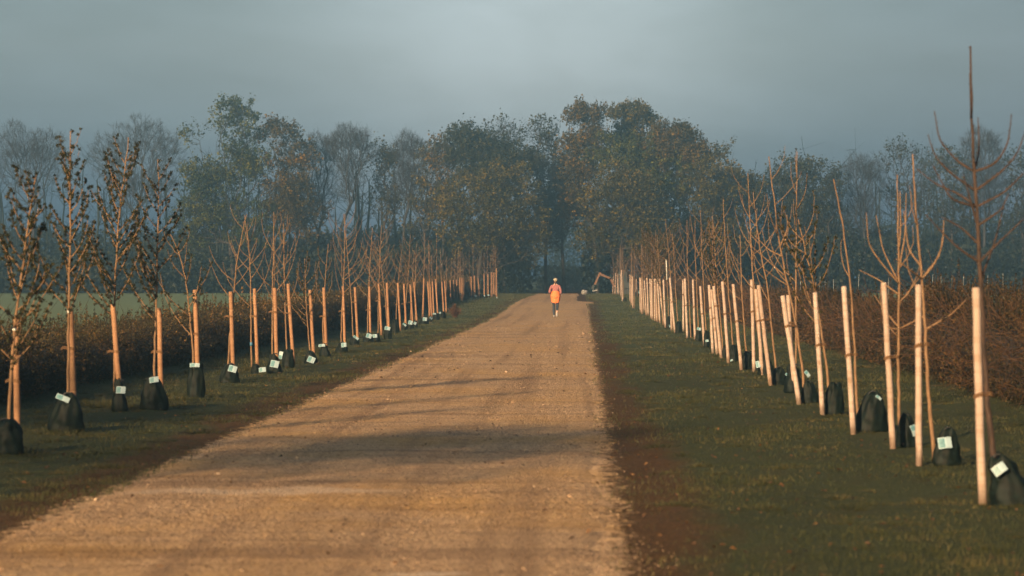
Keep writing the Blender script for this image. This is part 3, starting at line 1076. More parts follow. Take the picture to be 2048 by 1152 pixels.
S([(1612, 800), (1604, 730), (1590, 640), (1575, 572), (1557, 470), (1538, 313)], 'tall bare young tree leaning left with long shoots on its left side', GR, 35, 5, 0.4, 1.0, 0.45,
  explicit=[[(1568, 520), (1540, 500), (1512, 470)], [(1575, 560), (1545, 530), (1500, 490)], [(1580, 575), (1550, 555), (1530, 540)],
            [(1562, 490), (1575, 460), (1574, 430)]], r0=0.021)
S([(1592, 780), (1592, 700), (1591, 560), (1592, 450), (1594, 303)], 'straight tall young tree with dark buds crossing behind the left-leaning one', GR, 36, 8, 0.32, 1.5, 0.42, 0.25, clump=0.022, r0=0.019)
S([(1556, 762), (1548, 700), (1536, 580), (1517, 480), (1506, 384)], 'bare young tree leaning left behind eighth stake on the right', GR, 37, 11, 0.45, 1.1, 0.4)
S([(1530, 750), (1512, 640), (1503, 500), (1496, 346)], 'thin tall bare young tree beside ninth stake on the right', GR, 38, 9, 0.4, 1.1, 0.42)
S([(1500, 738), (1491, 690), (1484, 590), (1480, 470)], 'slender bare young tree with forked shoots, tenth on the right', GR, 39, 7, 0.42, 1.2, 0.5)
S([(1468, 722), (1465, 680), (1453, 535), (1446, 398)], 'tall thin bare young tree, eleventh on the right', GR, 40, 4, 0.3, 1.2, 0.5)
S([(1447, 716), (1441, 640), (1432, 540), (1425, 432)], 'young tree with dense rusty leaves, twelfth on the right', GR, 41, 16, 0.36, 1.3, 0.42, 0.75, clump=0.028)
S([(1438, 706), (1434, 620), (1426, 530), (1424, 440)], 'young tree with sparse dark leaves, thirteenth on the right', GR, 42, 12, 0.36, 1.3, 0.42, 0.5, clump=0.026)
S([(1414, 696), (1411, 636), (1403, 500), (1401, 420)], 'bare young tree with long straight forks, fourteenth on the right', GR, 43, 6, 0.55, 0.8, 0.42,
  explicit=[[(1405, 520), (1390, 490), (1381, 430)], [(1407, 505), (1420, 480), (1423, 470)]])
S([(1398, 684), (1395, 610), (1391, 520), (1390, 440)], 'thin bare young tree, fifteenth on the right', GR, 44, 5, 0.4, 1.0, 0.45)
S([(1382, 676), (1379, 610), (1374, 520), (1374, 440)], 'bare young tree with curved left shoots, sixteenth on the right', GR, 45, 9, 0.48, 1.2, 0.42)
S([(1358, 666), (1352, 600), (1349, 530), (1345, 468)], 'slim bare young tree, seventeenth on the right', GR, 46, 7, 0.4, 1.0, 0.42)
S([(1346, 660), (1344, 600), (1338, 510), (1331, 438)], 'bare young tree bending left with a forked head, eighteenth on the right', GR, 47, 8, 0.45, 1.0, 0.45)
S([(1338, 652), (1336, 600), (1334, 560), (1331.5, 517)], 'short young tree in a pale mottled trunk wrap', GR, 48, 4, 0.25, 1.0, 0.5, r0=0.022,
  extras=[('trunk_wrap', 0.70, 0.75, 'white_band')], bark='sap_bark')
S([(1326, 650), (1323, 590), (1318, 530), (1314, 470)], 'thickly leafed brown young tree, broadest in the far part of the right row', GR, 49, 34, 0.75, 0.7, 0.42, 0.9, clump=0.03)
S([(1316, 645), (1313, 590), (1312, 520), (1311, 460)], 'tall leafy brown young tree just left of the broadest one on the right', GR, 50, 18, 0.5, 0.8, 0.42, 0.6, clump=0.026)
for k, s in enumerate(stakes_r[24:]):
    fx, fy = s[2] + rr_.uniform(1, 3.2), s[3] - 0.5
    tl = s[3] - s[1]
    ty = s[3] - tl * rr_.uniform(1.7, 2.35)
    tx = s[0] + rr_.uniform(-3, 5)
    S([(fx, fy), ((fx + tx) / 2 + rr_.uniform(-1, 1), (fy + ty) / 2), (tx, ty)],
      'distant bare young tree, %s from the camera in the right-hand row' % ordinal(22 + k), GR, 120 + k, rr_.choice([6, 8, 10]), 0.35, 1.0, 0.42, knob=False)

# jute ties: a band round the stake with a tail toward the tree
for side in ('r', 'l'):
    for k, (x, y, z, dx, dy, dz, rad, root) in enumerate(STAKE_POS[side]):
        if y > 110:
            continue
        r = np.random.default_rng(900 + k)
        f = r.uniform(0.50, 0.72)
        c = np.array([dx * f, dy * f, dz * f])
        sgn = 1 if side == 'r' else -1
        a = np.linspace(0.5, 6.0, 14)
        P = np.stack([c[0] + (rad + 0.006) * np.cos(a) * sgn, c[1] + (rad + 0.006) * np.sin(a), c[2] + 0.012 * np.sin(a * 1.5)], 1)
        P = np.vstack([P, P[-1] + np.array([0.05 * sgn, 0.03, 0.01]), P[-1] + np.array([0.09 * sgn, 0.05, -0.01])])
        mb = MB()
        mb.tube(P, 0.008, 5)
        mb.tube(P + np.array([0, 0, 0.018]), 0.007, 5)
        mb.build('tie', M['tie'], root)


# ------------------------------------------------------------------ watering bags
def bag_mesh(seed, kind):
    r = np.random.default_rng(seed)
    nh, na = 22, 40
    mb = MB()
    h = np.linspace(0, 1, nh)
    a = np.arange(na) * 2 * math.pi / na
    ph = r.uniform(0, 6.28, 6)
    A, Hh = np.meshgrid(a, h)
    if kind == 0:      # cone with slumped shoulders
        w_ = np.interp(h, [0, 0.06, 0.35, 0.75, 0.93, 1.0], [0.42, 0.50, 0.47, 0.34, 0.22, 0.12])
    elif kind == 1:    # tall straight sack
        w_ = np.interp(h, [0, 0.06, 0.45, 0.85, 0.96, 1.0], [0.44, 0.50, 0.48, 0.40, 0.33, 0.26])
    else:              # half empty, bulging low and twisted at the neck
        w_ = np.interp(h, [0, 0.08, 0.3, 0.6, 0.85, 1.0], [0.40, 0.50, 0.45, 0.30, 0.26, 0.14])
    W = w_[:, None] * np.ones((1, na))
    fold = 0.055 * np.sin(5 * A + ph[0] + 2.5 * Hh) + 0.04 * np.sin(9 * A + ph[1] - 5 * Hh) + 0.035 * np.sin(3 * A + 9 * Hh + ph[2])
    fold += 0.03 * np.sin(2 * A + ph[3] + 16 * Hh)
    fold += 0.10 * (np.abs(np.sin(2.5 * A + ph[4] + 3 * Hh)) - 0.6) * Hh + 0.05 * (np.abs(np.sin(7 * Hh + 2 * np.sin(A + ph[5]))) - 0.6)
    W = W * (1 + fold * (0.5 + 0.9 * Hh))
    lean = np.array([0.10, 0.02, -0.13])[kind]
    xx = W * np.cos(A) + lean * Hh ** 1.5
    yy = W * 0.72 * np.sin(A)
    zz = Hh * (1 + 0.05 * np.sin(3 * A + ph[4])) + 0.02 * np.sin(7 * A + ph[5]) * Hh
    zz[0] = -0.03
    v = np.stack([xx, yy, zz], -1).reshape(-1, 3)
    i = np.arange(nh - 1)[:, None] * na
    j = np.arange(na)[None, :]
    j2 = (j + 1) % na
    q = np.stack([i + j, i + j2, i + na + j2, i + na + j], -1).reshape(-1, 4)
    mb.add(v, q, True)
    top = np.array([[lean, 0, 0.97]])
    base = mb.n
    mb.add(top, np.zeros((0, 3), dtype=np.int32))
    ring = np.arange(na) + (nh - 1) * na
    mb.f.append((np.stack([ring, np.roll(ring, -1), np.full(na, base)], 1).astype(np.int32), True, 0))
    return mb


bag_protos = []
for kind in range(3):
    o = bag_mesh(70 + kind, kind).build('bag_body', M['bag'])
    bag_protos.append(o.data)
    bpy.data.objects.remove(o)
mb = MB()
# a curled rectangle with real thickness, one unit wide
xs_ = np.linspace(-0.5, 0.5, 7)
front_ = np.array([[x_, -0.03 - 0.10 * math.cos(x_ * 2.4), z_] for z_ in (-0.5, 0.5) for x_ in xs_])
back_ = front_ + np.array([0, 0.03, 0])
vv = np.vstack([front_, back_])
ff = []
for k in range(6):
    ff.append([k, k + 1, k + 8, k + 7])
    ff.append([14 + k, 21 + k, 22 + k, 15 + k])
    ff.append([k, 14 + k, 15 + k, k + 1])
    ff.append([7 + k, 8 + k, 22 + k, 21 + k])
ff.append([0, 7, 21, 14])
ff.append([6, 20, 27, 13])
mb.add(vv, ff)
o = mb.build('bag_label', M['label'])
LABEL_ME = o.data
bpy.data.objects.remove(o)
mb = MB()
a = np.linspace(0, math.pi, 12)
mb.tube(np.stack([0.16 * np.cos(a), -0.02 + 0 * a, 0.12 * np.sin(a)], 1), 0.022, 5)
mb.tube(np.stack([0.20 * np.cos(a) - 0.03, 0.06 + 0.05 * np.sin(a), 0.08 * np.sin(a)], 1), 0.022, 5)
o = mb.build('strap', M['strap'])
STRAP_ME = o.data
bpy.data.objects.remove(o)

bags_l = [  # centre x, foot y, width, height, kind, label (x, y, turn, width, height) in frame units
    (13, 907, 66, 70, 1, None), (130, 868, 72, 76, 0, (127, 799, -22, 30, 12)), (239, 821, 34, 66, 2, (243, 776, -2, 20, 16)),
    (308, 819, 57, 66, 0, (309, 757, 8, 20, 13)), (391, 797, 36, 68, 1, (390, 731, 0, 21, 9)), (458, 766, 40, 38, 0, (466, 737, -15, 18, 15)),
    (511, 749, 18, 22, 1, (525, 738, 6, 15, 11)), (549, 747, 32, 40, 2, (550, 727, -12, 18, 16)), (576, 736, 24, 36, 1, (562, 710, 78, 16, 9)),
    (622, 727, 27, 26, 0, (623, 718, -22, 16, 14)), (650, 715, 24, 26, 2, (644, 692, 3, 14, 6)), (683, 706, 26, 22, 0, (688, 689, 5, 11, 10)),
    (709, 691, 19, 18, 1, (712, 675, -35, 13, 5)), (736, 683, 21, 20, 0, (738, 669, -16, 12, 10)), (752, 681, 16, 17, 1, (750, 669, 6, 10, 8)),
    (776, 678, 16, 24, 1, (775, 656, -10, 12, 8)), (790, 668, 17, 28, 1, None), (809, 661, 12, 14, 0, (809, 650, -40, 9, 4)),
    (821, 657, 14, 19, 0, (821, 643, -12, 9, 9)), (830, 655, 10, 14, 1, (830, 646, -25, 6, 6)), (848, 648, 20, 17, 0, (850, 636, -3, 9, 8)),
    (861, 645, 9, 12, 1, (862, 636, -40, 6, 4)), (872, 641, 14, 14, 1, (869, 628, 0, 7, 3)), (886, 637, 12, 14, 0, (880, 625, 0, 4, 4)),
    (920, 623, 6, 12, 1, (921, 611, 0, 4, 2)), (929, 623, 6, 12, 0, None), (946, 610, 14, 8, 0, (951, 605, -30, 5, 3)),
    (969, 603, 8, 7, 0, (969, 599, 0, 3, 3)), (978, 601, 8, 7, 0, (977, 597, 0, 4, 3)), (987, 598, 6, 6, 1, None), (994, 594, 4, 5, 0, (994, 591, 0, 2.5, 2.5))]
bags_r = [
    (2022, 1010, 92, 108, 2, (1997, 933, 35, 30, 22)), (1894, 936, 56, 76, 0, (1888, 889, 6, 29, 25)), (1815, 893, 44, 68, 0, (1826, 857, -70, 24, 13)),
    (1743, 866, 66, 80, 0, (1756, 796, -38, 14, 6)), (1669, 833, 38, 64, 1, None), (1620, 809, 36, 46, 0, None), (1590, 784, 44, 58, 2, (1614, 744, -52, 15, 8)),
    (1556, 769, 38, 36, 0, (1573, 747, -50, 8, 5)), (1532, 753, 32, 44, 0, (1516, 730, 10, 10, 15)), (1495, 739, 24, 36, 1, None), (1468, 724, 20, 34, 1, (1463, 720, 20, 6, 4)),
    (1451, 717, 16, 26, 0, None), (1413, 697, 12, 34, 1, (1414, 683, 10, 7, 5)), (1397, 684, 13, 26, 0, (1398, 659, -15, 9, 6)), (1382, 673, 15, 26, 1, None),
    (1357, 668, 13, 24, 1, None), (1337, 656, 9, 24, 1, (1339, 651, -80, 6, 3)), (1318, 640, 8, 12, 0, (1316, 632, 0, 5, 4)),
    (1274, 620, 11, 15, 1, (1278, 611, -40, 4, 5)), (1250, 598, 7, 9, 1, None)]
BAGLOOK = {('l', 0): 'dark green watering bag cut off by the left edge', ('l', 1): 'broad dark watering bag, white flap slanting across its top',
           ('l', 2): 'narrow twisted watering bag beside a grass tuft', ('l', 3): 'wide watering bag with peaked white label, fourth from left',
           ('l', 4): 'tall smooth watering bag with flat white label on top', ('l', 5): 'squat dark watering bag with tilted printed label, sixth from left',
           ('r', 0): 'largest slumped watering bag at right edge with tilted printed label', ('r', 1): 'dark watering bag with square printed label, second on the right',
           ('r', 2): 'sagging watering bag half hidden between second and third right stakes', ('r', 3): 'broad conical watering bag, fourth on the right, beside fourth stake',
           ('r', 4): 'upright crumpled watering bag without label, fifth on the right'}


def make_bag(spec, side, k):
    cx, fy, wpx, hpx, kind, lab = spec
    x, y, _ = gpos(cx, fy)
    if fy < 624:
        pool = STAKE_POS[side]
        best = min(pool, key=lambda s: abs((s[0]) / s[1] * F + HX - cx))
        y = best[1]
        x = (cx - HX) / F * y
    z = gz(x, y) - 0.01
    W, Hb = wpx / F * y, hpx / F * y
    root = empty('watering_bag', (x, y, z))
    root.rotation_euler = (0, 0, 0)
    b = bpy.data.objects.new('bag_body', bag_protos[kind])
    COL.objects.link(b)
    b.parent = root
    flip = -1 if (k * 7 + (side == 'r')) % 3 == 0 else 1
    if (side, k) == ('r', 0):
        flip = 1
    b.scale = (W * flip, W * 0.9, Hb)
    b.location = (0, W * 0.15, 0)
    if (side, k) == ('r', 0):
        b.rotation_euler = (0, -0.24, 0)
        b.scale = (W * 1.08, W * 0.9, Hb * 1.02)
        b.location = (W * 0.16, W * 0.2, -0.02)
    s = bpy.data.objects.new('strap', STRAP_ME)
    COL.objects.link(s)
    s.parent = root
    s.scale = (W, W, W)
    s.location = (0.08 * W * flip, W * 0.1, Hb * 0.94)
    if (side, k) == ('r', 0):
        s.scale = (W * 0.7, W * 0.7, W * 0.7)
        s.location = (W * 0.02 - Hb * 0.22, W * 0.2, Hb * 0.90)
    if lab:
        lx, ly, rot, lw, lh = lab
        o = bpy.data.objects.new('bag_label', LABEL_ME)
        COL.objects.link(o)
        o.parent = root
        up_f = (fy - ly) / hpx
        prof = 0.5 * W * float(np.interp(up_f, [0, 0.4, 0.8, 1.1], [0.80, 0.72, 0.52, 0.22]))
        dxl = (lx - cx) / F * y
        ydep = W * 0.15 - prof * math.sqrt(max(0.1, 1 - min(1, (dxl / (0.55 * W)) ** 2))) - 0.02
        o.location = (dxl, ydep, (fy - ly) / F * y)
        o.scale = (lw * 0.92 / F * y, 0.12, lh * 0.92 / F * y)
        o.rotation_euler = (math.radians(-22), math.radians(-rot), 0)
    row = 'right-hand' if side == 'r' else 'left-hand'
    kindw = {0: 'cone-shaped', 1: 'upright', 2: 'slumped'}[kind]
    lb = BAGLOOK.get((side, k), '%s dark green watering bag %s, %s from the camera in the %s row' %
                     (kindw, 'with white label' if lab else 'without label', ordinal(k + 1), row))
    tag(root, lb, 'watering bag', 'watering bags of the %s row' % row)


for k, s in enumerate(bags_l):
    make_bag(s, 'l', k)
for k, s in enumerate(bags_r):
    make_bag(s, 'r', k)


# ------------------------------------------------------------------ hedges
def hedge(name, label, x0, x1, y0, y1, hfun, leaf_m, twig_m, seed, nleaf, twigs, shoots, face=-1, gapf=None):
    """face: side the path lies on (+1 = hedge left of the path)"""
    r = np.random.default_rng(seed)
    root = empty(name, (0, 0, 0))
    # solid dark core for the old stems, added to block light behind the leaves
    mb = MB()
    yy = [y0]
    while yy[-1] < y1:
        yy.append(yy[-1] + max(0.35, yy[-1] * 0.012))
    yy = np.array(yy)
    sec = np.array([[0.12, 0.0], [0.02, 0.25], [0.04, 0.55], [0.16, 0.78], [0.5, 0.86], [0.84, 0.78], [0.96, 0.5], [0.9, 0.0]])
    hh = hfun(yy)
    xx = x0 + (x1 - x0) * sec[None, :, 0] + r.normal(0, 0.05, (len(yy), 8)) + 0.12 * (1 if face > 0 else 1) * 0
    zz = T(yy)[:, None] + sec[None, :, 1] * (hh[:, None] - 0.08) + r.normal(0, 0.04, (len(yy), 8)) * (sec[None, :, 1] > 0)
    inset = 0.10
    cxm = (x0 + x1) / 2
    xx = cxm + (xx - cxm) * (1 - inset)
    v = np.stack([xx, np.repeat(yy[:, None], 8, 1), zz], -1).reshape(-1, 3)
    i = np.arange(len(yy) - 1)[:, None] * 8
    j = np.arange(7)[None, :]
    q = np.stack([i + j, i + j + 1, i + 9 + j, i + 8 + j], -1).reshape(-1, 4)
    mb.add(v, q, True)
    e = np.arange(8)
    mb.f.append((e[::-1][None, :], False, 0))
    mb.f.append(((e + (len(yy) - 1) * 8)[None, :], False, 0))
    mb.build('stems', M['hedge_core'], root)
    # leaves through the shell; more of them close by
    t_ = r.random(nleaf)
    y = y0 * (y1 / y0) ** t_
    u = r.random(nleaf)
    cx = (x0 + x1) / 2
    hw = abs(x1 - x0) / 2
    ang = u * math.pi
    big_n = fbm(y, y * 0, seed, 1.3)
    q = 0.82 + 0.26 * r.random(nleaf) ** 0.7 + 0.17 * fbm(y, ang * 2, seed + 1, 3.0) + 0.07 * fbm(y, ang * 1.5, seed + 2, 9.0)
    power = 0.42
    ca, sa = np.cos(ang), np.sin(ang)
    X_ = cx + hw * np.sign(ca) * np.abs(ca) ** power * q * (1 + 0.06 * big_n)
    H_ = hfun(y)
    Z_ = T(y) + H_ * (np.abs(sa) ** power) * q * r.uniform(0.05, 1.0, nleaf) ** np.where(np.abs(ca) > 0.7, 1.0, 0.06)
    size = np.clip(0.05 * (y / 45.0) ** 0.75, 0.032, 0.15) * r.uniform(0.6, 1.3, nleaf)
    ml = MB()
    leaf_quads(ml, np.stack([X_, y, Z_], 1), size, r, 0.62, 0.4)
    # upright leafy shoots that break the top line
    tw = MB()
    ns = shoots
    sy = y0 * (y1 / y0) ** r.random(ns)
    sx = r.uniform(x0 + 0.1, x1 - 0.1, ns)
    keep_all = []
    for k in range(ns):
        yk = sy[k]
        hk = float(hfun(np.array([yk]))[0])
        L = r.uniform(0.10, 0.42) * (1.9 if r.random() < 0.08 else 1)
        b = np.array([sx[k], yk, float(T(yk)) + hk * 0.85])
        d = np.array([r.normal(0, 0.12), r.normal(0, 0.12), 1.0])
        tip = b + d * (L + hk * 0.1)
        P = np.linspace(b, tip, 5)
        P[1:-1] += r.normal(0, 0.012, (3, 3))
        tw.tube(P, np.linspace(0.005, 0.002, 5) * max(1, yk / 55), 3, cap=False)
        n = int(14 + L * 45)
        if yk > 90:
            n = n // 2
        f = r.random(n)
        c = b + (tip - b) * f[:, None] + r.normal(0, 0.022, (n, 3)) * (1.3 - f[:, None])
        keep_all.append(np.concatenate([c, np.full((n, 1), yk)], 1))
    c = np.concatenate(keep_all)
    leaf_quads(ml, c[:, :3], np.clip(0.042 * (c[:, 3] / 45) ** 0.7, 0.03, 0.12) * r.uniform(0.7, 1.2, len(c)), r, 0.6, 0.3)
    ml.build('leaves', M[leaf_m], root)
    # bare twigs on the face
    y = y0 * (y1 / y0) ** r.random(twigs)
    fx = x0 if face < 0 else x1
    inward = 1 if face < 0 else -1
    hk = hfun(y)
    p0 = np.stack([fx + inward * r.uniform(0.0, 0.35, twigs), y, T(y) + hk * r.uniform(0.02, 0.95, twigs)], 1)
    d = np.stack([-inward * r.uniform(0.0, 0.8, twigs), r.normal(0, 0.7, twigs), r.normal(0.45, 0.55, twigs)], 1)
    d /= np.linalg.norm(d, axis=1)[:, None]
    L = r.uniform(0.15, 0.55, twigs)[:, None]
    spikes(tw, p0, p0 + d * L, np.clip(0.0042 * y / 38, 0.003, 0.014))
    spikes(tw, p0 + d * L, p0 + d * L * 1.8 + np.array([0, 0, -0.08]) + r.normal(0, 0.08, (twigs, 3)), np.clip(0.0032 * y / 38, 0.0025, 0.010))
    tw.build('twigs', M[twig_m], root)
    tag(root, label, 'hedge')
    return root


def hl(y):
    y = np.asarray(y, dtype=float)
    return 0.80 + 0.38 * np.clip((y - 60) / 60, 0, 1) + 0.05 * fbm(y, 0 * y, 51, 0.35) + 0.05 * fbm(y, 0 * y, 52, 1.6) + 0.36 * np.exp(-((y - 39.5) / 2.4) ** 2)


def hr(y):
    y = np.asarray(y, dtype=float)
    return 1.26 - 0.10 * np.clip((y - 70) / 30, 0, 1) + 0.05 * fbm(y, 0 * y, 53, 0.4) + 0.05 * fbm(y, 0 * y, 54, 1.7) + 0.30 * np.exp(-((y - 51) / 5.0) ** 2) \
        - 0.28 * np.exp(-((y - 68) / 6.0) ** 2)


hedge('hedge', 'long dark leafy hedge behind the left row, field beyond it', -10.2, -8.35, 27, 225, hl, 'hedge_leaf', 'hedge_core', 81, 150000, 4000, 1500, face=1)
hedge('hedge', 'rusty brown twiggy hedge behind the right row of stakes', 6.05, 7.9, 27, 215, hr, 'bramble_leaf', 'bramble_twig', 82, 150000, 4200, 1500, face=-1)


# ------------------------------------------------------------------ mature trees (greedy spanning branches through a crown volume)
def in_ellipsoids(r, ells, n, shell=0.35):
    vol = np.array([e[3] * e[4] * e[5] for e in ells]) ** 0.85
    pick = r.choice(len(ells), n, p=vol / vol.sum())
    d = r.normal(size=(n, 3))
    d /= np.linalg.norm(d, axis=1)[:, None]
    d[:, 2] = np.where(r.random(n) < 0.35, np.abs(d[:, 2]), d[:, 2])
    q = r.random(n) ** shell
    e = np.array(ells)[pick]
    lump = 1 + 0.16 * np.sin(d[:, 0] * 5 + pick * 2.1) * np.sin(d[:, 2] * 6 + pick) + r.normal(0, 0.05, n)
    return e[:, :3] + d * e[:, 3:6] * (q * lump)[:, None]


def grow(r, targets, trunk, bf=0.35):
    nodes = [p for p in trunk]
    par = [-1] + list(range(len(trunk) - 1))
    plen = [0.0]
    for k in range(1, len(trunk)):
        plen.append(plen[-1] + np.linalg.norm(trunk[k] - trunk[k - 1]))
    N = len(targets)
    cost = np.full(N, 1e9)
    who = np.zeros(N, dtype=int)

    def relax(i):
        d = targets - nodes[i]
        dist = np.sqrt((d * d).sum(1)) + np.where(d[:, 2] < 0, -d[:, 2] * 0.9, 0)
        c = dist + bf * plen[i]
        better = c < cost
        cost[better] = c[better]
        who[better] = i
    for i in range(len(nodes)):
        if i >= len(trunk) // 2:
            relax(i)
    done = np.zeros(N, dtype=bool)
    for _ in range(N):
        cc = np.where(done, 1e9, cost)
        j = int(np.argmin(cc))
        done[j] = True
        pi = who[j]
        p = targets[j]
        seg = np.linalg.norm(p - nodes[pi])
        m_ = max(1, int(seg / 0.9))
        prev = pi
        a0 = nodes[pi]
        for s in range(1, m_ + 1):
            f = s / m_
            q = a0 + (p - a0) * f
            if s < m_:
                q = q + r.normal(0, 0.10, 3) + np.array([0, 0, -0.10 * math.sin(f * math.pi) * seg * 0.25])
            nodes.append(q)
            par.append(prev)
            plen.append(plen[prev] + np.linalg.norm(q - nodes[prev]))
            prev = len(nodes) - 1
            relax(prev)
    return np.array(nodes), np.array(par)


def edge_tubes(mb, P0, P1, r0, r1, sides):
    n = len(P0)
    if n == 0:
        return
    d = P1 - P0
    d /= np.linalg.norm(d, axis=1)[:, None] + 1e-9
    ref = np.where(np.abs(d[:, 2:3]) < 0.85, np.array([[0, 0, 1.0]]), np.array([[1.0, 0, 0]]))
    a = np.cross(d, ref)
    a /= np.linalg.norm(a, axis=1)[:, None] + 1e-9
    b = np.cross(d, a)
    th = np.arange(sides) * 2 * math.pi / sides
    ring = a[:, None, :] * np.cos(th)[None, :, None] + b[:, None, :] * np.sin(th)[None, :, None]
    v = np.concatenate([P0[:, None] + ring * r0[:, None, None], P1[:, None] + ring * r1[:, None, None]], 1).reshape(-1, 3)
    i = np.arange(n)[:, None] * 2 * sides
    j = np.arange(sides)[None, :]
    j2 = (j + 1) % sides
    q = np.stack([i + j, i + j2, i + sides + j2, i + sides + j], -1).reshape(-1, 4)
    mb.add(v, q, True)


def big_tree(spec, seed):
    r = np.random.default_rng(seed)
    yd, bu, ells_px, N, style, leaf, label = spec
    sx = yd / F
    z0 = float(T(yd))
    bx = (bu - HX) * sx
    root = empty('bare_tree' if leaf is None else 'leafy_tree', (bx, yd, z0))
    o0 = np.array([bx, yd, z0])
    ells = []
    for (cu, cv, ru, rv) in ells_px:
        c = at(cu, cv, yd) - o0
        ells.append((c[0], c[1] + r.normal(0, 0.6), c[2], ru * sx, min(ru * sx, 3.2) * 0.95, rv * sx))
    if leaf:
        sub = []
        for (cx_, cy_, cz_, a_, b_, c_) in ells:
            nb_ = int(np.clip(a_ * c_ * 1.5, 5, 14))
            for q in range(nb_):
                d_ = r.normal(size=3)
                d_ /= np.linalg.norm(d_)
                k_ = r.uniform(0.45, 0.72)
                s_ = r.uniform(0.26, 0.42)
                sub.append((cx_ + d_[0] * a_ * k_, cy_ + d_[1] * b_ * k_, cz_ + d_[2] * c_ * k_, a_ * s_ * 1.15, b_ * s_, c_ * s_ * 0.85))
        ells_t = sub
    else:
        ells_t = ells
    tg = in_ellipsoids(r, ells_t, N, 0.42 if leaf else 0.36)
    if leaf:
        tg = np.concatenate([tg[:int(N * 0.45)], in_ellipsoids(r, ells, N - int(N * 0.45), 0.45)])
    tg = tg[tg[:, 2] > 1.2]
    low = min(e[2] - e[5] for e in ells)
    wx = np.mean([e[0] for e in ells])
    th_ = max(1.5, min(low + 1.0, 5.5))
    m_ = 7
    tz = np.linspace(-0.1, th_, m_)
    trunk = np.stack([wx * 0.25 * (tz / th_) ** 1.5 + np.cumsum(r.normal(0, 0.03, m_)), np.cumsum(r.normal(0, 0.05, m_)), tz], 1)
    trunk[0, :2] = 0
    nodes, par = grow(r, tg, list(trunk), 0.32 if leaf else 0.62)
    n = len(nodes)
    kids = np.bincount(par[par >= 0], minlength=n)
    e_ = 2.3
    acc = np.where(kids == 0, 0.010 ** e_, 0.0)
    for i in range(n - 1, 0, -1):
        acc[par[i]] += acc[i] if acc[i] > 0 else 0.010 ** e_
    rad = np.maximum(acc, 1e-9) ** (1 / e_)
    rad[:m_] *= np.linspace(1.25, 1.0, m_)
    ii = np.arange(1, n)
    pp = par[ii]
    P0, P1 = nodes[pp], nodes[ii]
    r1 = rad[ii]
    r0 = np.minimum(rad[pp], r1 * 1.25)
    thick = r1 > 0.05
    mt = MB()
    edge_tubes(mt, P0[thick], P1[thick], r0[thick], r1[thick], 6)
    mt.build('trunk', M['bark'] if leaf else M['bark_bare'], root)
    mc = MB()
    edge_tubes(mc, P0[~thick], P1[~thick], np.maximum(r0[~thick], 0.014), np.maximum(r1[~thick], 0.012), 3)
    tips = nodes[(kids == 0)]
    parents = nodes[par[kids == 0]]
    k = 3 if leaf else 5
    b = np.repeat(tips, k, 0)
    dd = np.repeat(tips - parents, k, 0)
    dd /= np.linalg.norm(dd, axis=1)[:, None] + 1e-9
    cen = np.mean([e[:3] for e in ells], axis=0)
    outw = b - cen
    outw /= np.linalg.norm(outw, axis=1)[:, None] + 1e-9
    d = dd * 0.5 + outw * 0.35 + r.normal(0, 0.55, b.shape) + np.array([0, 0, 0.35])
    d /= np.linalg.norm(d, axis=1)[:, None]
    L = r.uniform(0.25, 0.75, len(b))[:, None] * (1.0 if leaf else 1.15)
    e1 = b + d * L
    spikes(mc, b - dd * 0.1, e1, 0.008)
    if not leaf:
        b2 = np.repeat(b + d * L * 0.5, 2, 0)
        d2 = np.repeat(d, 2, 0) * 0.5 + r.normal(0, 0.6, b2.shape) + np.array([0, 0, 0.2])
        d2 /= np.linalg.norm(d2, axis=1)[:, None]
        spikes(mc, b2, b2 + d2 * r.uniform(0.15, 0.45, len(b2))[:, None], 0.006)
    mc.build('crown', M['bark'] if leaf else M['bark_bare'], root)
    if leaf:
        dens = style
        src = np.concatenate([e1, tips, b + d * L * 0.5])
        src = src[r.random(len(src)) < min(1.0, dens)]
        kk = max(3, int(10 * dens))
        c = np.repeat(src, kk, 0) + r.normal(0, 0.17, (len(src) * kk, 3)) * np.repeat(r.uniform(0.4, 1.3, len(src)), kk)[:, None]
        ml = MB()
        leaf_quads(ml, c, r.uniform(0.09, 0.27, len(c)), r, 0.8)
        ml.build('foliage', M[leaf], root)
    tag(root, label, 'tree', 'trees of the wood across the end of the path')
    return root


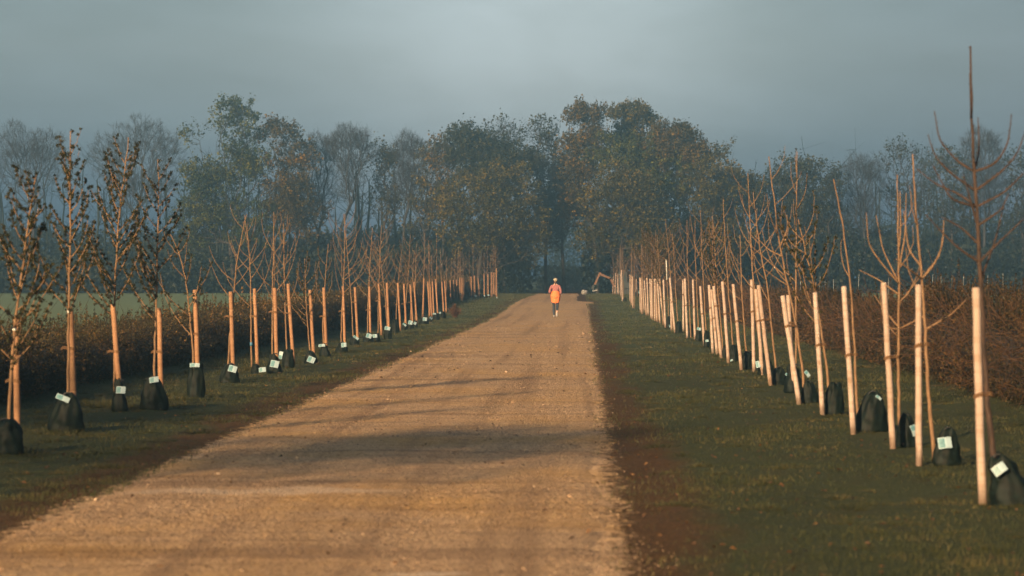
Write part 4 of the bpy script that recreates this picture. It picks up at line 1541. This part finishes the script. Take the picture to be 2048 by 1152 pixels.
trees = [
    (262, -95, [(-95, 330, 60, 80)], 700, 1, None, 'bare tree outside the left edge of the wood'),
    (262, 62, [(40, 320, 55, 72), (95, 325, 42, 65)], 1100, 1, None, 'round bare tree at the far left end of the wood'),
    (262, 272, [(222, 325, 44, 55), (280, 298, 58, 60), (338, 318, 36, 60), (275, 380, 70, 40)], 1500, 1, None, 'wide bare tree with domed twiggy crown, second from left'),
    (246, 470, [(475, 255, 56, 60), (388, 275, 25, 27), (425, 400, 66, 70), (485, 335, 60, 60), (405, 350, 40, 38), (400, 450, 60, 60), (500, 450, 55, 60)], 2100, 0.62, 'leaf_green', 'tallest green tree, left of centre, with separate lobe on its left'),
    (247, 555, [(562, 285, 44, 42), (600, 320, 33, 40), (575, 390, 60, 85), (600, 440, 50, 60)], 1600, 0.62, 'leaf_rust', 'rust-topped tree pressed against the tallest green one'),
    (251, 632, [(640, 325, 42, 54), (635, 400, 38, 50)], 900, 1, None, 'slim bare tree right of the rust-topped one, left of centre'),
    (249, 675, [(702, 300, 48, 44), (700, 360, 30, 45)], 900, 1, None, 'bare tree leaning right with a broad flat crown'),
    (252, 775, [(765, 325, 38, 42), (775, 400, 38, 60)], 1000, 0.3, 'leaf_olive', 'dark thin-leaved tree left of the path end'),
    (250, 802, [(820, 315, 36, 48), (818, 370, 30, 40)], 900, 1, None, 'bare spiky tree between two thin-leaved trees'),
    (250, 850, [(855, 345, 30, 55), (845, 430, 40, 50)], 900, 0.35, 'leaf_olive', 'narrow thin-leaved tree beside the brown-topped group'),
    (248, 885, [(885, 315, 35, 48), (885, 390, 36, 60)], 900, 0.45, 'leaf_rust', 'brown-leaved tree on the left shoulder of the central group'),
    (246, 960, [(940, 300, 58, 50), (985, 345, 80, 70)], 1500, 0.75, 'leaf_dull', 'dense dark tree left of the gap above the path'),
    (252, 1008, [(1005, 280, 50, 46), (1005, 340, 45, 40)], 1100, 0.15, 'leaf_dull', 'twiggy round-headed tree topping the group left of the path'),
    (254, 1092, [(1088, 276, 42, 40), (1080, 335, 42, 46), (1095, 400, 34, 50)], 1300, 0.3, 'leaf_dull', 'twiggy domed tree directly above the path end'),
    (240, 955, [(980, 440, 105, 90), (925, 425, 58, 80), (1015, 385, 66, 60), (1058, 460, 46, 75)], 2000, 0.6, 'leaf_olive', 'broad olive tree in front, left of the path end'),
    (262, 1128, [(1122, 345, 40, 50), (1118, 415, 46, 55), (1100, 470, 34, 34)], 1400, 0.6, 'leaf_dull', 'dim tree filling the gap in the wood right behind the runner'),
    (246, 1195, [(1172, 243, 42, 33), (1148, 300, 34, 30), (1190, 292, 40, 38), (1155, 360, 44, 50), (1150, 430, 34, 50)], 1500, 0.6, 'leaf_rust', 'rust-brown tree right of the gap, highest of the central group'),
    (250, 1240, [(1262, 238, 46, 27), (1298, 250, 16, 22), (1262, 280, 42, 26)], 900, 0.6, 'leaf_olive', 'brown-green tree with flat top right of the highest rust one'),
    (244, 1335, [(1345, 285, 56, 36), (1372, 322, 45, 45), (1310, 320, 45, 40)], 1300, 0.7, 'leaf_rust', 'bright orange-brown tree right of the path'),
    (243, 1400, [(1430, 328, 38, 46), (1415, 400, 64, 80), (1440, 470, 60, 60)], 1200, 0.65, 'leaf_olive', 'olive tree on the right shoulder of the central group'),
    (242, 1265, [(1250, 330, 85, 58), (1305, 390, 90, 80)], 1700, 0.62, 'leaf_green', 'dense dark green tree below the orange-brown crowns'),
    (236, 1241, [(1245, 410, 82, 78), (1198, 480, 45, 42), (1290, 460, 60, 60)], 1600, 0.55, 'leaf_olive', 'low spreading brown tree at the right side of the path end'),
    (245, 1482, [(1480, 405, 48, 68)], 800, 0.6, 'leaf_olive', 'low olive tree right of the central group'),
    (250, 1590, [(1590, 362, 64, 46), (1560, 425, 66, 70), (1620, 430, 50, 60)], 1500, 0.6, 'leaf_dull', 'grey-green bushy tree standing alone in the right part of the wood'),
    (251, 1655, [(1655, 370, 36, 46), (1660, 440, 40, 50)], 800, 0.4, 'leaf_dull', 'small grey-green tree beside the bushy one on the right'),
    (253, 1728, [(1725, 362, 44, 48), (1720, 430, 40, 50)], 1000, 1, None, 'pale bare tree before the big domed tree on the right'),
    (256, 1800, [(1800, 325, 50, 48), (1850, 345, 48, 48), (1815, 400, 60, 50)], 1400, 0.12, 'leaf_dull', 'big domed twiggy tree in the right part of the wood'),
    (253, 1905, [(1905, 345, 46, 46), (1900, 420, 55, 60)], 1100, 0.35, 'leaf_dull', 'dark twiggy tree behind the nearest young tree on the right'),
    (252, 1968, [(1965, 308, 42, 48), (1970, 380, 45, 60)], 1200, 1, None, 'tall bare dark tree near the right edge'),
    (252, 2045, [(2045, 350, 45, 58), (2040, 430, 50, 60)], 900, 0.35, 'leaf_dull', 'thin-leaved tree cut off by the right edge'),
    (252, 2150, [(2150, 340, 60, 70), (2150, 430, 60, 60)], 800, 0.5, 'leaf_dull', 'grey-green tree just outside the right edge'),
]
for k, s in enumerate(trees):
    big_tree(s, 300 + k)


# ------------------------------------------------------------------ the wood behind, one hazy mass
def wood_mass():
    r = np.random.default_rng(91)
    mb = MB()
    n = 150000
    x = r.uniform(-75, 65, n)
    y = r.uniform(243, 300, n)
    lane = np.abs(x + 2.4) < 2.6 + 0.5 * np.sin(y)
    y = np.where(lane, r.uniform(360, 415, n), y)
    low = lane & (r.random(n) < 0.45)
    y = np.where(low, r.uniform(300, 340, n), y)
    far = (r.random(n) < 0.12) & ~low
    y = np.where(far, r.uniform(345, 415, n), y)
    top = 6.2 + 1.6 * fbm(x, y * 0.3, 61, 0.25) + 0.8 * fbm(x, y, 62, 0.9) + 3.2 * np.exp(-((x - 2) / 16.0) ** 2) + 1.2 * (x > 18)
    gap = np.exp(-((x + 2.0) / 2.2) ** 2)          # the lane goes on under the trees
    top = np.where(y < 262, top * (1 - 0.45 * gap), top)
    near = np.clip((y - 243) / 57, 0, 1.6)
    z = T(y) + np.where(low, 2.6, top * (0.55 + 0.40 * near)) * r.random(n) ** 0.8
    leaf_quads(mb, np.stack([x, y, z], 1), r.uniform(0.22, 0.5, n), r, 0.8)
    # stems standing among it
    for k in range(170):
        xx, yy = r.uniform(-70, 60), r.uniform(248, 296)
        if abs(xx + 2.4) < 4.5:
            continue
        h = r.uniform(7, 12)
        P = np.stack([xx + np.cumsum(r.normal(0, 0.12, 6)), yy + 0 * np.arange(6), np.linspace(0.3, h, 6)], 1)
        mb.tube(P, np.linspace(0.16, 0.05, 6) * r.uniform(0.6, 1.5), 5)
        for q in range(7):
            j = r.integers(2, 6)
            d = np.array([r.normal(0, 1), 0, abs(r.normal(0.9, 0.4))])
            e = P[j] + d / np.linalg.norm(d) * r.uniform(1, 3)
            spikes(mb, P[j][None], e[None], 0.04)
            spikes(mb, np.repeat(e[None], 5, 0), e + r.normal(0, 0.6, (5, 3)) + [0, 0, 0.4], 0.015)
    tag(mb.build('undergrowth_and_far_wood', M['wood_mass']), 'dark misty undergrowth and farther wood behind the front trees', 'woodland', kind='stuff')


wood_mass()

# ------------------------------------------------------------------ trees behind the camera whose shade falls across the near path
def shade_tree(x, y, ells, N, seed, label):
    r = np.random.default_rng(seed)
    root = empty('leafy_tree', (x, y, 0))
    tg = in_ellipsoids(r, ells, N, 0.45)
    hz_ = min(e[2] - e[5] for e in ells)
    trunk = [np.array([0, 0, t_]) for t_ in np.linspace(-0.1, max(2.0, hz_ * 0.8), 6)]
    nodes, par = grow(r, tg, trunk, 0.3)
    ii = np.arange(1, len(nodes))
    mt = MB()
    rr = np.full(len(ii), 0.014)
    rr[:6] = 0.06
    edge_tubes(mt, nodes[par[ii]], nodes[ii], rr, rr, 4)
    mt.build('trunk', M['bark'], root)
    ml = MB()
    c = np.repeat(nodes[6:], 3, 0)
    leaf_quads(ml, c + r.normal(0, 0.35, c.shape), r.uniform(0.15, 0.32, len(c)), r, 0.8)
    ml.build('foliage', M['leaf_olive'], root)
    tag(root, label, 'tree', 'trees behind the camera')


def toward_sun(x, y, z, h):
    s = (h - z) / math.tan(SUN_EL)
    return x + math.sin(SUN_AZ) * s, y + math.cos(SUN_AZ) * s


# centre of the shade on the ground -> crown centre at height h
for (gx_, gy_, h, ra, rc, sd, lb) in ((-1.6, 30.5, 6.0, 1.9, 0.8, 403, 'small leafy tree behind the camera, right of two others'),
                                      (-3.6, 28.5, 6.5, 4.3, 1.35, 401, 'leafy tree behind the camera shading the near path'),
                                      (-6.8, 36.0, 7.0, 2.6, 1.0, 402, 'leafy tree behind the camera, left of the other')):
    tx, ty = toward_sun(gx_, gy_, 0, h)
    shade_tree(tx, ty, [(0, 0, h, ra, 2.2, rc)], 215, sd, lb)


# ------------------------------------------------------------------ small things far off
def post_px(u, vt, vb, yd, lean, k):
    x = (u - HX) / F * yd
    z = gz(x, yd) + 0.05
    zt = EYE - (vt - HY) / F * yd
    root = MB()
    root.tube([[0, 0, -0.05], [lean * 0.5, 0, (zt - z) * 0.5], [lean, 0, zt - z]], [0.011, 0.010, 0.009], 6)
    o = root.build('thin_stake', M['pale_guard'])
    o.location = (x, yd, z)
    tag(o, 'thin pale stake beyond the right hedge, %s counted from the left' % ('first' if k == 0 else ordinal(k + 1)), 'stake', 'thin pale stakes in the meadow')


for k, (u, vt, ln) in enumerate(((1599, 560, 0.05), (1612, 566, -0.03), (1637, 553, 0.08), (1652, 560, -0.05), (1669, 558, -0.06), (1713, 548, 0.12),
                                 (1777, 556, 0), (1863, 549, 0.06), (1880, 552, 0.05), (1900, 550, 0.1), (1925, 549, 0.05), (1973, 551, 0.06), (2006, 547, 0))):
    post_px(u, vt, 590, 128 + (k * 7) % 11, ln, k)


def twiggy_plant(u, vb, vt, yd, wpx, name, label, cat, mat_, n, seed, group=None, xz=None):
    r = np.random.default_rng(seed)
    x = (u - HX) / F * yd
    z = gz(x, yd)
    H_ = (vb - vt) / F * yd
    W_ = wpx / F * yd / 2
    root = empty(name, (x, yd, z))
    st = MB()
    lf = MB()
    for k in range(n):
        a, q = r.uniform(0, 6.28), r.random() ** 0.6
        tip = np.array([math.cos(a) * q * W_, math.sin(a) * q * W_, H_ * (1.05 - 0.5 * q) * r.uniform(0.7, 1.05)])
        P = np.linspace([0, 0, -0.02], tip, 5) + np.vstack([[0, 0, 0], r.normal(0, 0.02, (4, 3))])
        st.tube(P, np.linspace(0.008, 0.004, 5), 3, cap=False)
        c = P[r.integers(1, 5, 12)] + r.normal(0, 0.03, (12, 3))
        leaf_quads(lf, c, 0.05, r, 0.6)
    st.build('stems', M['bramble_twig'], root)
    lf.build('leaves', M[mat_], root)
    tag(root, label, cat, group)


x_, y_, _ = gpos(910, 636)
twiggy_plant(910, 636, 609, y_, 30, 'shrub', 'small dead brown shrub beside the far left stakes at the verge', 'shrub', 'dead', 90, 501)
twiggy_plant(1733, 640, 543, 62, 26, 'shrub', 'leafy shoot rising above the right hedge between third and fourth stakes', 'shrub', 'hedge_leaf', 26, 502)
twiggy_plant(2018, 700, 516, 45, 20, 'shrub', 'upright bushy shoot above the hedge at the right edge', 'shrub', 'hedge_leaf', 22, 503)

# boulder by the path end
bx, by = (1168 - HX) / F * 232, 232.0
bm = bmesh.new()
bmesh.ops.create_icosphere(bm, subdivisions=3, radius=0.25)
r_ = random.Random(3)
for v in bm.verts:
    k = 1 + 0.12 * math.sin(v.co.x * 17 + 1) * math.cos(v.co.z * 13) + r_.uniform(-0.03, 0.03)
    v.co = Vector((v.co.x * 1.15, v.co.y, v.co.z * 0.95)) * k
me = bpy.data.meshes.new('boulder')
bm.to_mesh(me)
bm.free()
M['stone'] = simple_mat('boulder_stone', (0.17, 0.165, 0.155), 0.9, 0.3, 6.0)
me.materials.append(M['stone'])
o = bpy.data.objects.new('boulder', me)
COL.objects.link(o)
o.location = (bx + 0.05, by, float(T(by)) + 0.16)
tag(o, 'small pale boulder in the grass right of the far end of the path', 'boulder')

# ------------------------------------------------------------------ mini digger
M['digger_orange'] = simple_mat('digger_orange_paint', (0.11, 0.055, 0.03), 0.7, 0.2, 4.0)
M['digger_grey'] = simple_mat('digger_grey', (0.016, 0.02, 0.02), 0.5, 0.2, 4.0)
M['steel'] = simple_mat('worn_steel', (0.20, 0.20, 0.20), 0.4, 0.2, 8.0)
M['glass'] = simple_mat('dark_glass', (0.02, 0.03, 0.035), 0.1, 0.1, 2.0, 0.6, 0.0)


def box_mesh(mb, c, s, ry=0.0, bev=0.03):
    """box with cut corners, turned about Y"""
    hx, hy, hz = s[0] / 2, s[1] / 2, s[2] / 2
    b = min(bev, hx * 0.4, hz * 0.4)
    prof = [(-hx + b, -hz), (hx - b, -hz), (hx, -hz + b), (hx, hz - b), (hx - b, hz), (-hx + b, hz), (-hx, hz - b), (-hx, -hz + b)]
    cr, sr = math.cos(ry), math.sin(ry)
    v = []
    for yy in (-hy, hy):
        for (px, pz) in prof:
            v.append((c[0] + px * cr + pz * sr, c[1] + yy, c[2] - px * sr + pz * cr))
    base = mb.n
    mb.add(v, [[k, (k + 1) % 8, (k + 1) % 8 + 8, k + 8] for k in range(8)])
    mb.f.append((np.arange(7, -1, -1)[None, :] + base, False, 0))
    mb.f.append((np.arange(8, 16)[None, :] + base, False, 0))


DY = 236.0
dz0 = float(T(DY))
dig = empty('mini_digger', ((1240 - HX) / F * DY, DY, dz0))


def dpt(u, v):
    p = at(u, v, DY) - np.array([(1240 - HX) / F * DY, DY, dz0])
    return p


def arm(name, P, w0, th):
    mb = MB()
    P = [np.array(p) for p in P]
    for a_, b_ in zip(P[:-1], P[1:]):
        d = b_ - a_
        L = np.linalg.norm(d)
        box_mesh(mb, (a_ + b_) / 2, (L + th * 0.7, w0, th), -math.atan2(d[2], d[0]), 0.02)
    return mb.build(name, M['digger_orange'], dig)


arm('boom', [dpt(1228, 572), dpt(1221, 557), dpt(1200, 548)], 0.16, 0.17)
arm('stick', [dpt(1200, 546), dpt(1190, 568)], 0.13, 0.15)
mb = MB()
a = np.linspace(0.2, 3.4, 9)
prof = np.stack([0.24 * np.cos(a + 1.2), 0.26 * np.sin(a + 1.2)], 1)
v = []
for yy in (-0.22, 0.22):
    for p in prof:
        v.append((p[0], yy, p[1]))
    for p in prof * 0.9:
        v.append((p[0], yy, p[1]))
v = np.array(v) + dpt(1188, 575)
q = []
for k in range(8):
    q += [[k, k + 1, 18 + k + 1, 18 + k], [9 + k, 27 + k, 28 + k, 10 + k], [k, 9 + k, 10 + k, k + 1], [18 + k, 19 + k, 28 + k, 27 + k]]
mb.add(v, q)
mb.f.append((np.arange(9)[None, :], False, 0))
mb.f.append((np.arange(26, 17, -1)[None, :], False, 0))
bk = mb.build('bucket', M['digger_grey'], dig)
mb = MB()
pc = dpt(1190, 581)
box_mesh(mb, pc, (0.42, 0.46, 0.08), -0.25, 0.01)
mb.build('cutting_edge', M['steel'], bk)
mb = MB()
box_mesh(mb, (0.30, 0.1, 0.72), (1.05, 1.0, 0.5), 0, 0.12)
mb.build('body', M['digger_grey'], dig)
mb = MB()
box_mesh(mb, (0.22, 0.2, 1.42), (0.72, 0.85, 0.95), 0, 0.08)
cb = mb.build('cab', M['digger_grey'], dig)
mb = MB()
box_mesh(mb, (0.22, -0.235, 1.45), (0.55, 0.02, 0.65), 0, 0.05)
mb.build('window', M['glass'], cb)
for yy in (-0.4, 0.55):
    mb = MB()
    box_mesh(mb, (0.25, yy, 0.2), (1.5, 0.26, 0.4), 0, 0.16)
    for k in range(9):
        box_mesh(mb, (-0.42 + k * 0.17, yy, 0.4), (0.07, 0.27, 0.03), 0, 0.005)
    mb.build('track', M['digger_grey'], dig)
tag(dig, 'small orange digger with raised arm at the far end of the path', 'digger')

# ------------------------------------------------------------------ the runner
PX, PY, _ = gpos(1111, 635)
pz = float(T(PY)) + 0.02
per = empty('person', (PX, PY, pz))
M['skin'] = simple_mat('skin', (0.42, 0.24, 0.17), 0.6, 0.08)
M['hair'] = simple_mat('dark_hair', (0.03, 0.018, 0.012), 0.6, 0.3, 40)
M['cap'] = simple_mat('beige_cap', (0.26, 0.23, 0.17), 0.85, 0.1)
M['top'] = simple_mat('pink_top', (0.22, 0.085, 0.085), 0.85, 0.15, 14)
M['jacket'] = simple_mat('orange_jacket', (0.56, 0.135, 0.04), 0.7, 0.15, 9, bstr=0.5)
M['leggings'] = simple_mat('navy_leggings', (0.014, 0.022, 0.035), 0.7, 0.2)
M['shoe'] = simple_mat('white_shoe', (0.26, 0.26, 0.25), 0.6, 0.1)


def skin_obj(name, verts, edges_, mat_, parent, sub=2, root=0):
    me = bpy.data.meshes.new(name)
    me.from_pydata([v[:3] for v in verts], edges_, [])
    o = bpy.data.objects.new(name, me)
    COL.objects.link(o)
    bm = bmesh.new()
    bm.from_mesh(me)
    lay = bm.verts.layers.skin.verify()
    bm.verts.ensure_lookup_table()
    for k, v in enumerate(verts):
        rr = v[3] if isinstance(v[3], tuple) else (v[3], v[3])
        bm.verts[k][lay].radius = rr
        bm.verts[k][lay].use_root = (k == root)
    bm.to_mesh(me)
    bm.free()
    me.materials.append(mat_)
    o.modifiers.new('skin', 'SKIN').use_smooth_shade = True
    sb = o.modifiers.new('sub', 'SUBSURF')
    sb.levels = sub
    sb.render_levels = sub
    o.parent = parent
    return o


V = []
E = []


def chain(start, pts):
    prev = start
    for p in pts:
        V.append(p)
        if prev is not None:
            E.append((prev, len(V) - 1))
        prev = len(V) - 1
    return prev


V.append((0, 0, 0.94, (0.15, 0.11)))                    # pelvis
t1 = chain(0, [(0, 0.01, 1.08, (0.125, 0.095)), (0, 0.02, 1.22, (0.14, 0.10))])
ch = chain(t1, [(0, 0.02, 1.34, (0.15, 0.095))])
nk = chain(ch, [(0, 0.03, 1.455, 0.055), (0, 0.045, 1.53, 0.065), (0, 0.055, 1.60, (0.078, 0.092)), (0, 0.055, 1.67, (0.066, 0.078))])
V.append((0, 0.14, 1.575, 0.018))
E.append((nk - 1, len(V) - 1))                          # nose
# left arm (elbow out, hand forward), right arm
la = chain(ch, [(-0.17, 0.01, 1.36, 0.055), (-0.245, -0.04, 1.20, 0.043), (-0.265, -0.07, 1.09, 0.040), (-0.20, 0.10, 1.08, 0.032), (-0.13, 0.21, 1.12, 0.026)])
ra = chain(ch, [(0.17, 0.01, 1.36, 0.055), (0.225, -0.06, 1.19, 0.043), (0.235, -0.10, 1.06, 0.040), (0.20, 0.08, 1.04, 0.032), (0.16, 0.20, 1.06, 0.026)])
for (h, sx_) in ((la, 1), (ra, -1)):
    hx, hy, hz = V[h][:3]
    pm = chain(h, [(hx + sx_ * 0.012, hy + 0.045, hz + 0.012, (0.034, 0.018))])
    pk = chain(pm, [(hx + sx_ * 0.02, hy + 0.085, hz + 0.016, (0.036, 0.016))])
    for q, (ln, dzz) in enumerate(((0.040, 0.028), (0.046, 0.009), (0.043, -0.010), (0.034, -0.028))):
        chain(pk, [(hx + sx_ * 0.022, hy + 0.10, hz + 0.016 + dzz, 0.0095), (hx + sx_ * 0.034, hy + 0.10 + ln * 0.6, hz + 0.010 + dzz, 0.0085),
                   (hx + sx_ * 0.055, hy + 0.10 + ln * 0.5, hz + 0.002 + dzz, 0.008)])
    chain(pm, [(hx + sx_ * 0.03, hy + 0.055, hz + 0.045, 0.011), (hx + sx_ * 0.04, hy + 0.08, hz + 0.058, 0.010)])
# legs: left foot planted, right leg swinging behind with the heel up
ll = chain(0, [(-0.085, 0.0, 0.86, 0.090), (-0.085, 0.05, 0.66, 0.072), (-0.08, 0.07, 0.49, 0.055), (-0.075, 0.02, 0.32, 0.052), (-0.065, -0.02, 0.10, 0.034), (-0.065, 0.08, 0.035, 0.034)])
rl = chain(0, [(0.085, 0.0, 0.86, 0.090), (0.085, -0.01, 0.67, 0.072), (0.08, -0.01, 0.50, 0.055), (0.075, -0.13, 0.36, 0.052), (0.065, -0.24, 0.20, 0.034), (0.065, -0.24, 0.10, 0.03)])
skin_obj('body', V, E, M['skin'], per)
# clothing follows the same joints, a little larger
TV = [(0, 0, 0.99, (0.152, 0.118)), (0, 0.01, 1.08, (0.140, 0.110)), (0, 0.02, 1.22, (0.155, 0.115)), (0, 0.02, 1.345, (0.160, 0.108)), (0, 0.028, 1.425, (0.072, 0.068)),
      (-0.17, 0.01, 1.36, 0.070), (-0.245, -0.04, 1.20, 0.058), (-0.265, -0.07, 1.09, 0.054), (-0.20, 0.10, 1.08, 0.043), (-0.14, 0.195, 1.115, 0.034),
      (0.17, 0.01, 1.36, 0.070), (0.225, -0.06, 1.19, 0.058), (0.235, -0.10, 1.06, 0.054), (0.20, 0.08, 1.04, 0.043), (0.165, 0.185, 1.058, 0.034)]
skin_obj('long_sleeved_top', TV, [(0, 1), (1, 2), (2, 3), (3, 4), (3, 5), (5, 6), (6, 7), (7, 8), (8, 9), (3, 10), (10, 11), (11, 12), (12, 13), (13, 14)], M['top'], per)
LV = [(0, 0, 0.95, (0.160, 0.122)), (-0.085, 0.0, 0.85, 0.099), (-0.085, 0.05, 0.66, 0.080), (-0.08, 0.07, 0.49, 0.062), (-0.075, 0.02, 0.32, 0.060), (-0.066, -0.018, 0.07, 0.038),
      (0.085, 0.0, 0.85, 0.099), (0.085, -0.01, 0.67, 0.080), (0.08, -0.01, 0.50, 0.062), (0.075, -0.13, 0.36, 0.060), (0.066, -0.24, 0.17, 0.038)]
skin_obj('leggings', LV, [(0, 1), (1, 2), (2, 3), (3, 4), (4, 5), (0, 6), (6, 7), (7, 8), (8, 9), (9, 10)], M['leggings'], per)
skin_obj('shoe', [(-0.065, -0.035, 0.045, 0.042), (-0.065, 0.03, 0.045, 0.045), (-0.065, 0.13, 0.036, (0.046, 0.034)), (-0.065, -0.03, 0.085, 0.040)], [(0, 1), (1, 2), (0, 3)], M['shoe'], per, 2, 1)
skin_obj('shoe', [(0.065, -0.275, 0.165, 0.042), (0.065, -0.262, 0.10, 0.045), (0.065, -0.215, 0.02, (0.046, 0.034)), (0.065, -0.235, 0.175, 0.038)], [(0, 1), (1, 2), (0, 3)], M['shoe'], per, 2, 1)
# jacket tied round the waist: an open skirt of cloth with folds, and the knot and sleeves in front
mb = MB()
nh, na = 14, 40
h = np.linspace(0, 1, nh)
A, Hh = np.meshgrid(np.linspace(-math.pi * 0.98 + math.pi * 1.5, math.pi * 0.98 + math.pi * 1.5, na), h)
back = 0.5 - 0.5 * np.sin(A)
wdt = np.interp(h, [0, 0.12, 0.5, 1.0], [0.158, 0.172, 0.225, 0.185])[:, None]
fold = 1 + 0.05 * np.sin(7 * A + 1.5 * Hh) * Hh + 0.03 * np.sin(13 * A) * Hh
xx = wdt * fold * np.cos(A)
yy = wdt * 0.82 * fold * np.sin(A) - 0.02 * Hh
zz = 1.16 - Hh * (0.34 + 0.20 * back) + 0.012 * np.sin(9 * A) * Hh
for off, fl in ((1.0, False), (0.965, True)):
    v = np.stack([xx * off, yy * off, zz], -1).reshape(-1, 3)
    i = np.arange(nh - 1)[:, None] * na
    j = np.arange(na - 1)[None, :]
    q = np.stack([i + j, i + j + 1, i + na + j + 1, i + na + j], -1).reshape(-1, 4)
    mb.add(v, q[:, ::-1] if fl else q, True)
mb.tube([[0.10, 0.13, 1.13], [0.02, 0.18, 1.12], [-0.03, 0.19, 1.02], [-0.05, 0.18, 0.86]], [0.035, 0.04, 0.035, 0.028], 8)
mb.tube([[-0.10, 0.13, 1.13], [-0.02, 0.18, 1.12], [0.04, 0.19, 1.0], [0.06, 0.18, 0.83]], [0.035, 0.04, 0.035, 0.028], 8)
# the hood bunched low on the back
a = np.linspace(-1.1, 1.1, 9)
mb.tube(np.stack([0.10 * np.sin(a), -0.195 + 0.02 * np.abs(np.sin(a)), 0.86 + 0.10 * (1 - np.cos(a))], 1), [0.01, 0.022, 0.03, 0.034, 0.036, 0.034, 0.03, 0.022, 0.01], 8)
mb.build('tied_jacket', M['jacket'], per)
bm = bmesh.new()
bmesh.ops.create_uvsphere(bm, u_segments=20, v_segments=14, radius=1)
for v in list(bm.verts):
    if v.co.z < -0.12:
        v.co.z = -0.12 + (v.co.z + 0.12) * 0.1
    v.co = Vector((v.co.x * 0.098, v.co.y * 0.112 + 0.05, v.co.z * 0.095 + 1.635))
me = bpy.data.meshes.new('cap')
bm.to_mesh(me)
bm.free()
for p in me.polygons:
    p.use_smooth = True
me.materials.append(M['cap'])
o = bpy.data.objects.new('cap', me)
COL.objects.link(o)
o.parent = per
mb = MB()
a = np.linspace(-1.0, 1.0, 9)
vin = np.stack([0.088 * np.sin(a), 0.05 + 0.10 * np.cos(a), 1.625 + 0 * a], 1)
vout = np.stack([0.082 * np.sin(a), 0.06 + 0.17 * np.cos(a * 0.9), 1.608 + 0 * a], 1)
v = np.vstack([vin, vout, vin - [0, 0, 0.008], vout - [0, 0, 0.008]])
q = []
for k in range(8):
    q += [[k, k + 1, 10 + k, 9 + k], [18 + k, 27 + k, 28 + k, 19 + k], [9 + k, 10 + k, 28 + k, 27 + k]]
mb.add(v, q, True)
mb.build('brim', M['cap'], o)
skin_obj('hair', [(0, 0.0, 1.60, (0.080, 0.07)), (0, -0.005, 1.54, (0.070, 0.045)), (0, -0.03, 1.48, (0.03, 0.028)), (0, -0.04, 1.43, 0.018)], [(0, 1), (1, 2), (2, 3)], M['hair'], per)
# ears
for s_ in (-1, 1):
    pass
tag(per, 'person seen from behind jogging away in beige cap, pink top, orange jacket tied at waist', 'person')

# ------------------------------------------------------------------ haze: one closed box of even air
mb = MB()
x0, x1, y0, y1, z0, z1 = -160.0, 160.0, -75.0, 430.0, -1.5, 21.0
v = [(x, y, z) for z in (z0, z1) for y in (y0, y1) for x in (x0, x1)]
mb.add(v, [[0, 2, 3, 1], [4, 5, 7, 6], [0, 1, 5, 4], [2, 6, 7, 3], [0, 4, 6, 2], [1, 3, 7, 5]])
hm = bpy.data.materials.new('haze')
hm.use_nodes = True
t = NT(hm.node_tree)
pv = t.n('ShaderNodeVolumePrincipled')
pv.inputs['Color'].default_value = (0.52, 0.80, 0.81, 1)
pv.inputs['Density'].default_value = 0.0021
pv.inputs['Anisotropy'].default_value = 0.85
ot = t.n('ShaderNodeOutputMaterial')
t.l(pv.outputs[0], ot.inputs['Volume'])
hz = mb.build('haze', hm)
tag(hz, 'thin blue-green morning mist filling the air', 'haze', kind='stuff')
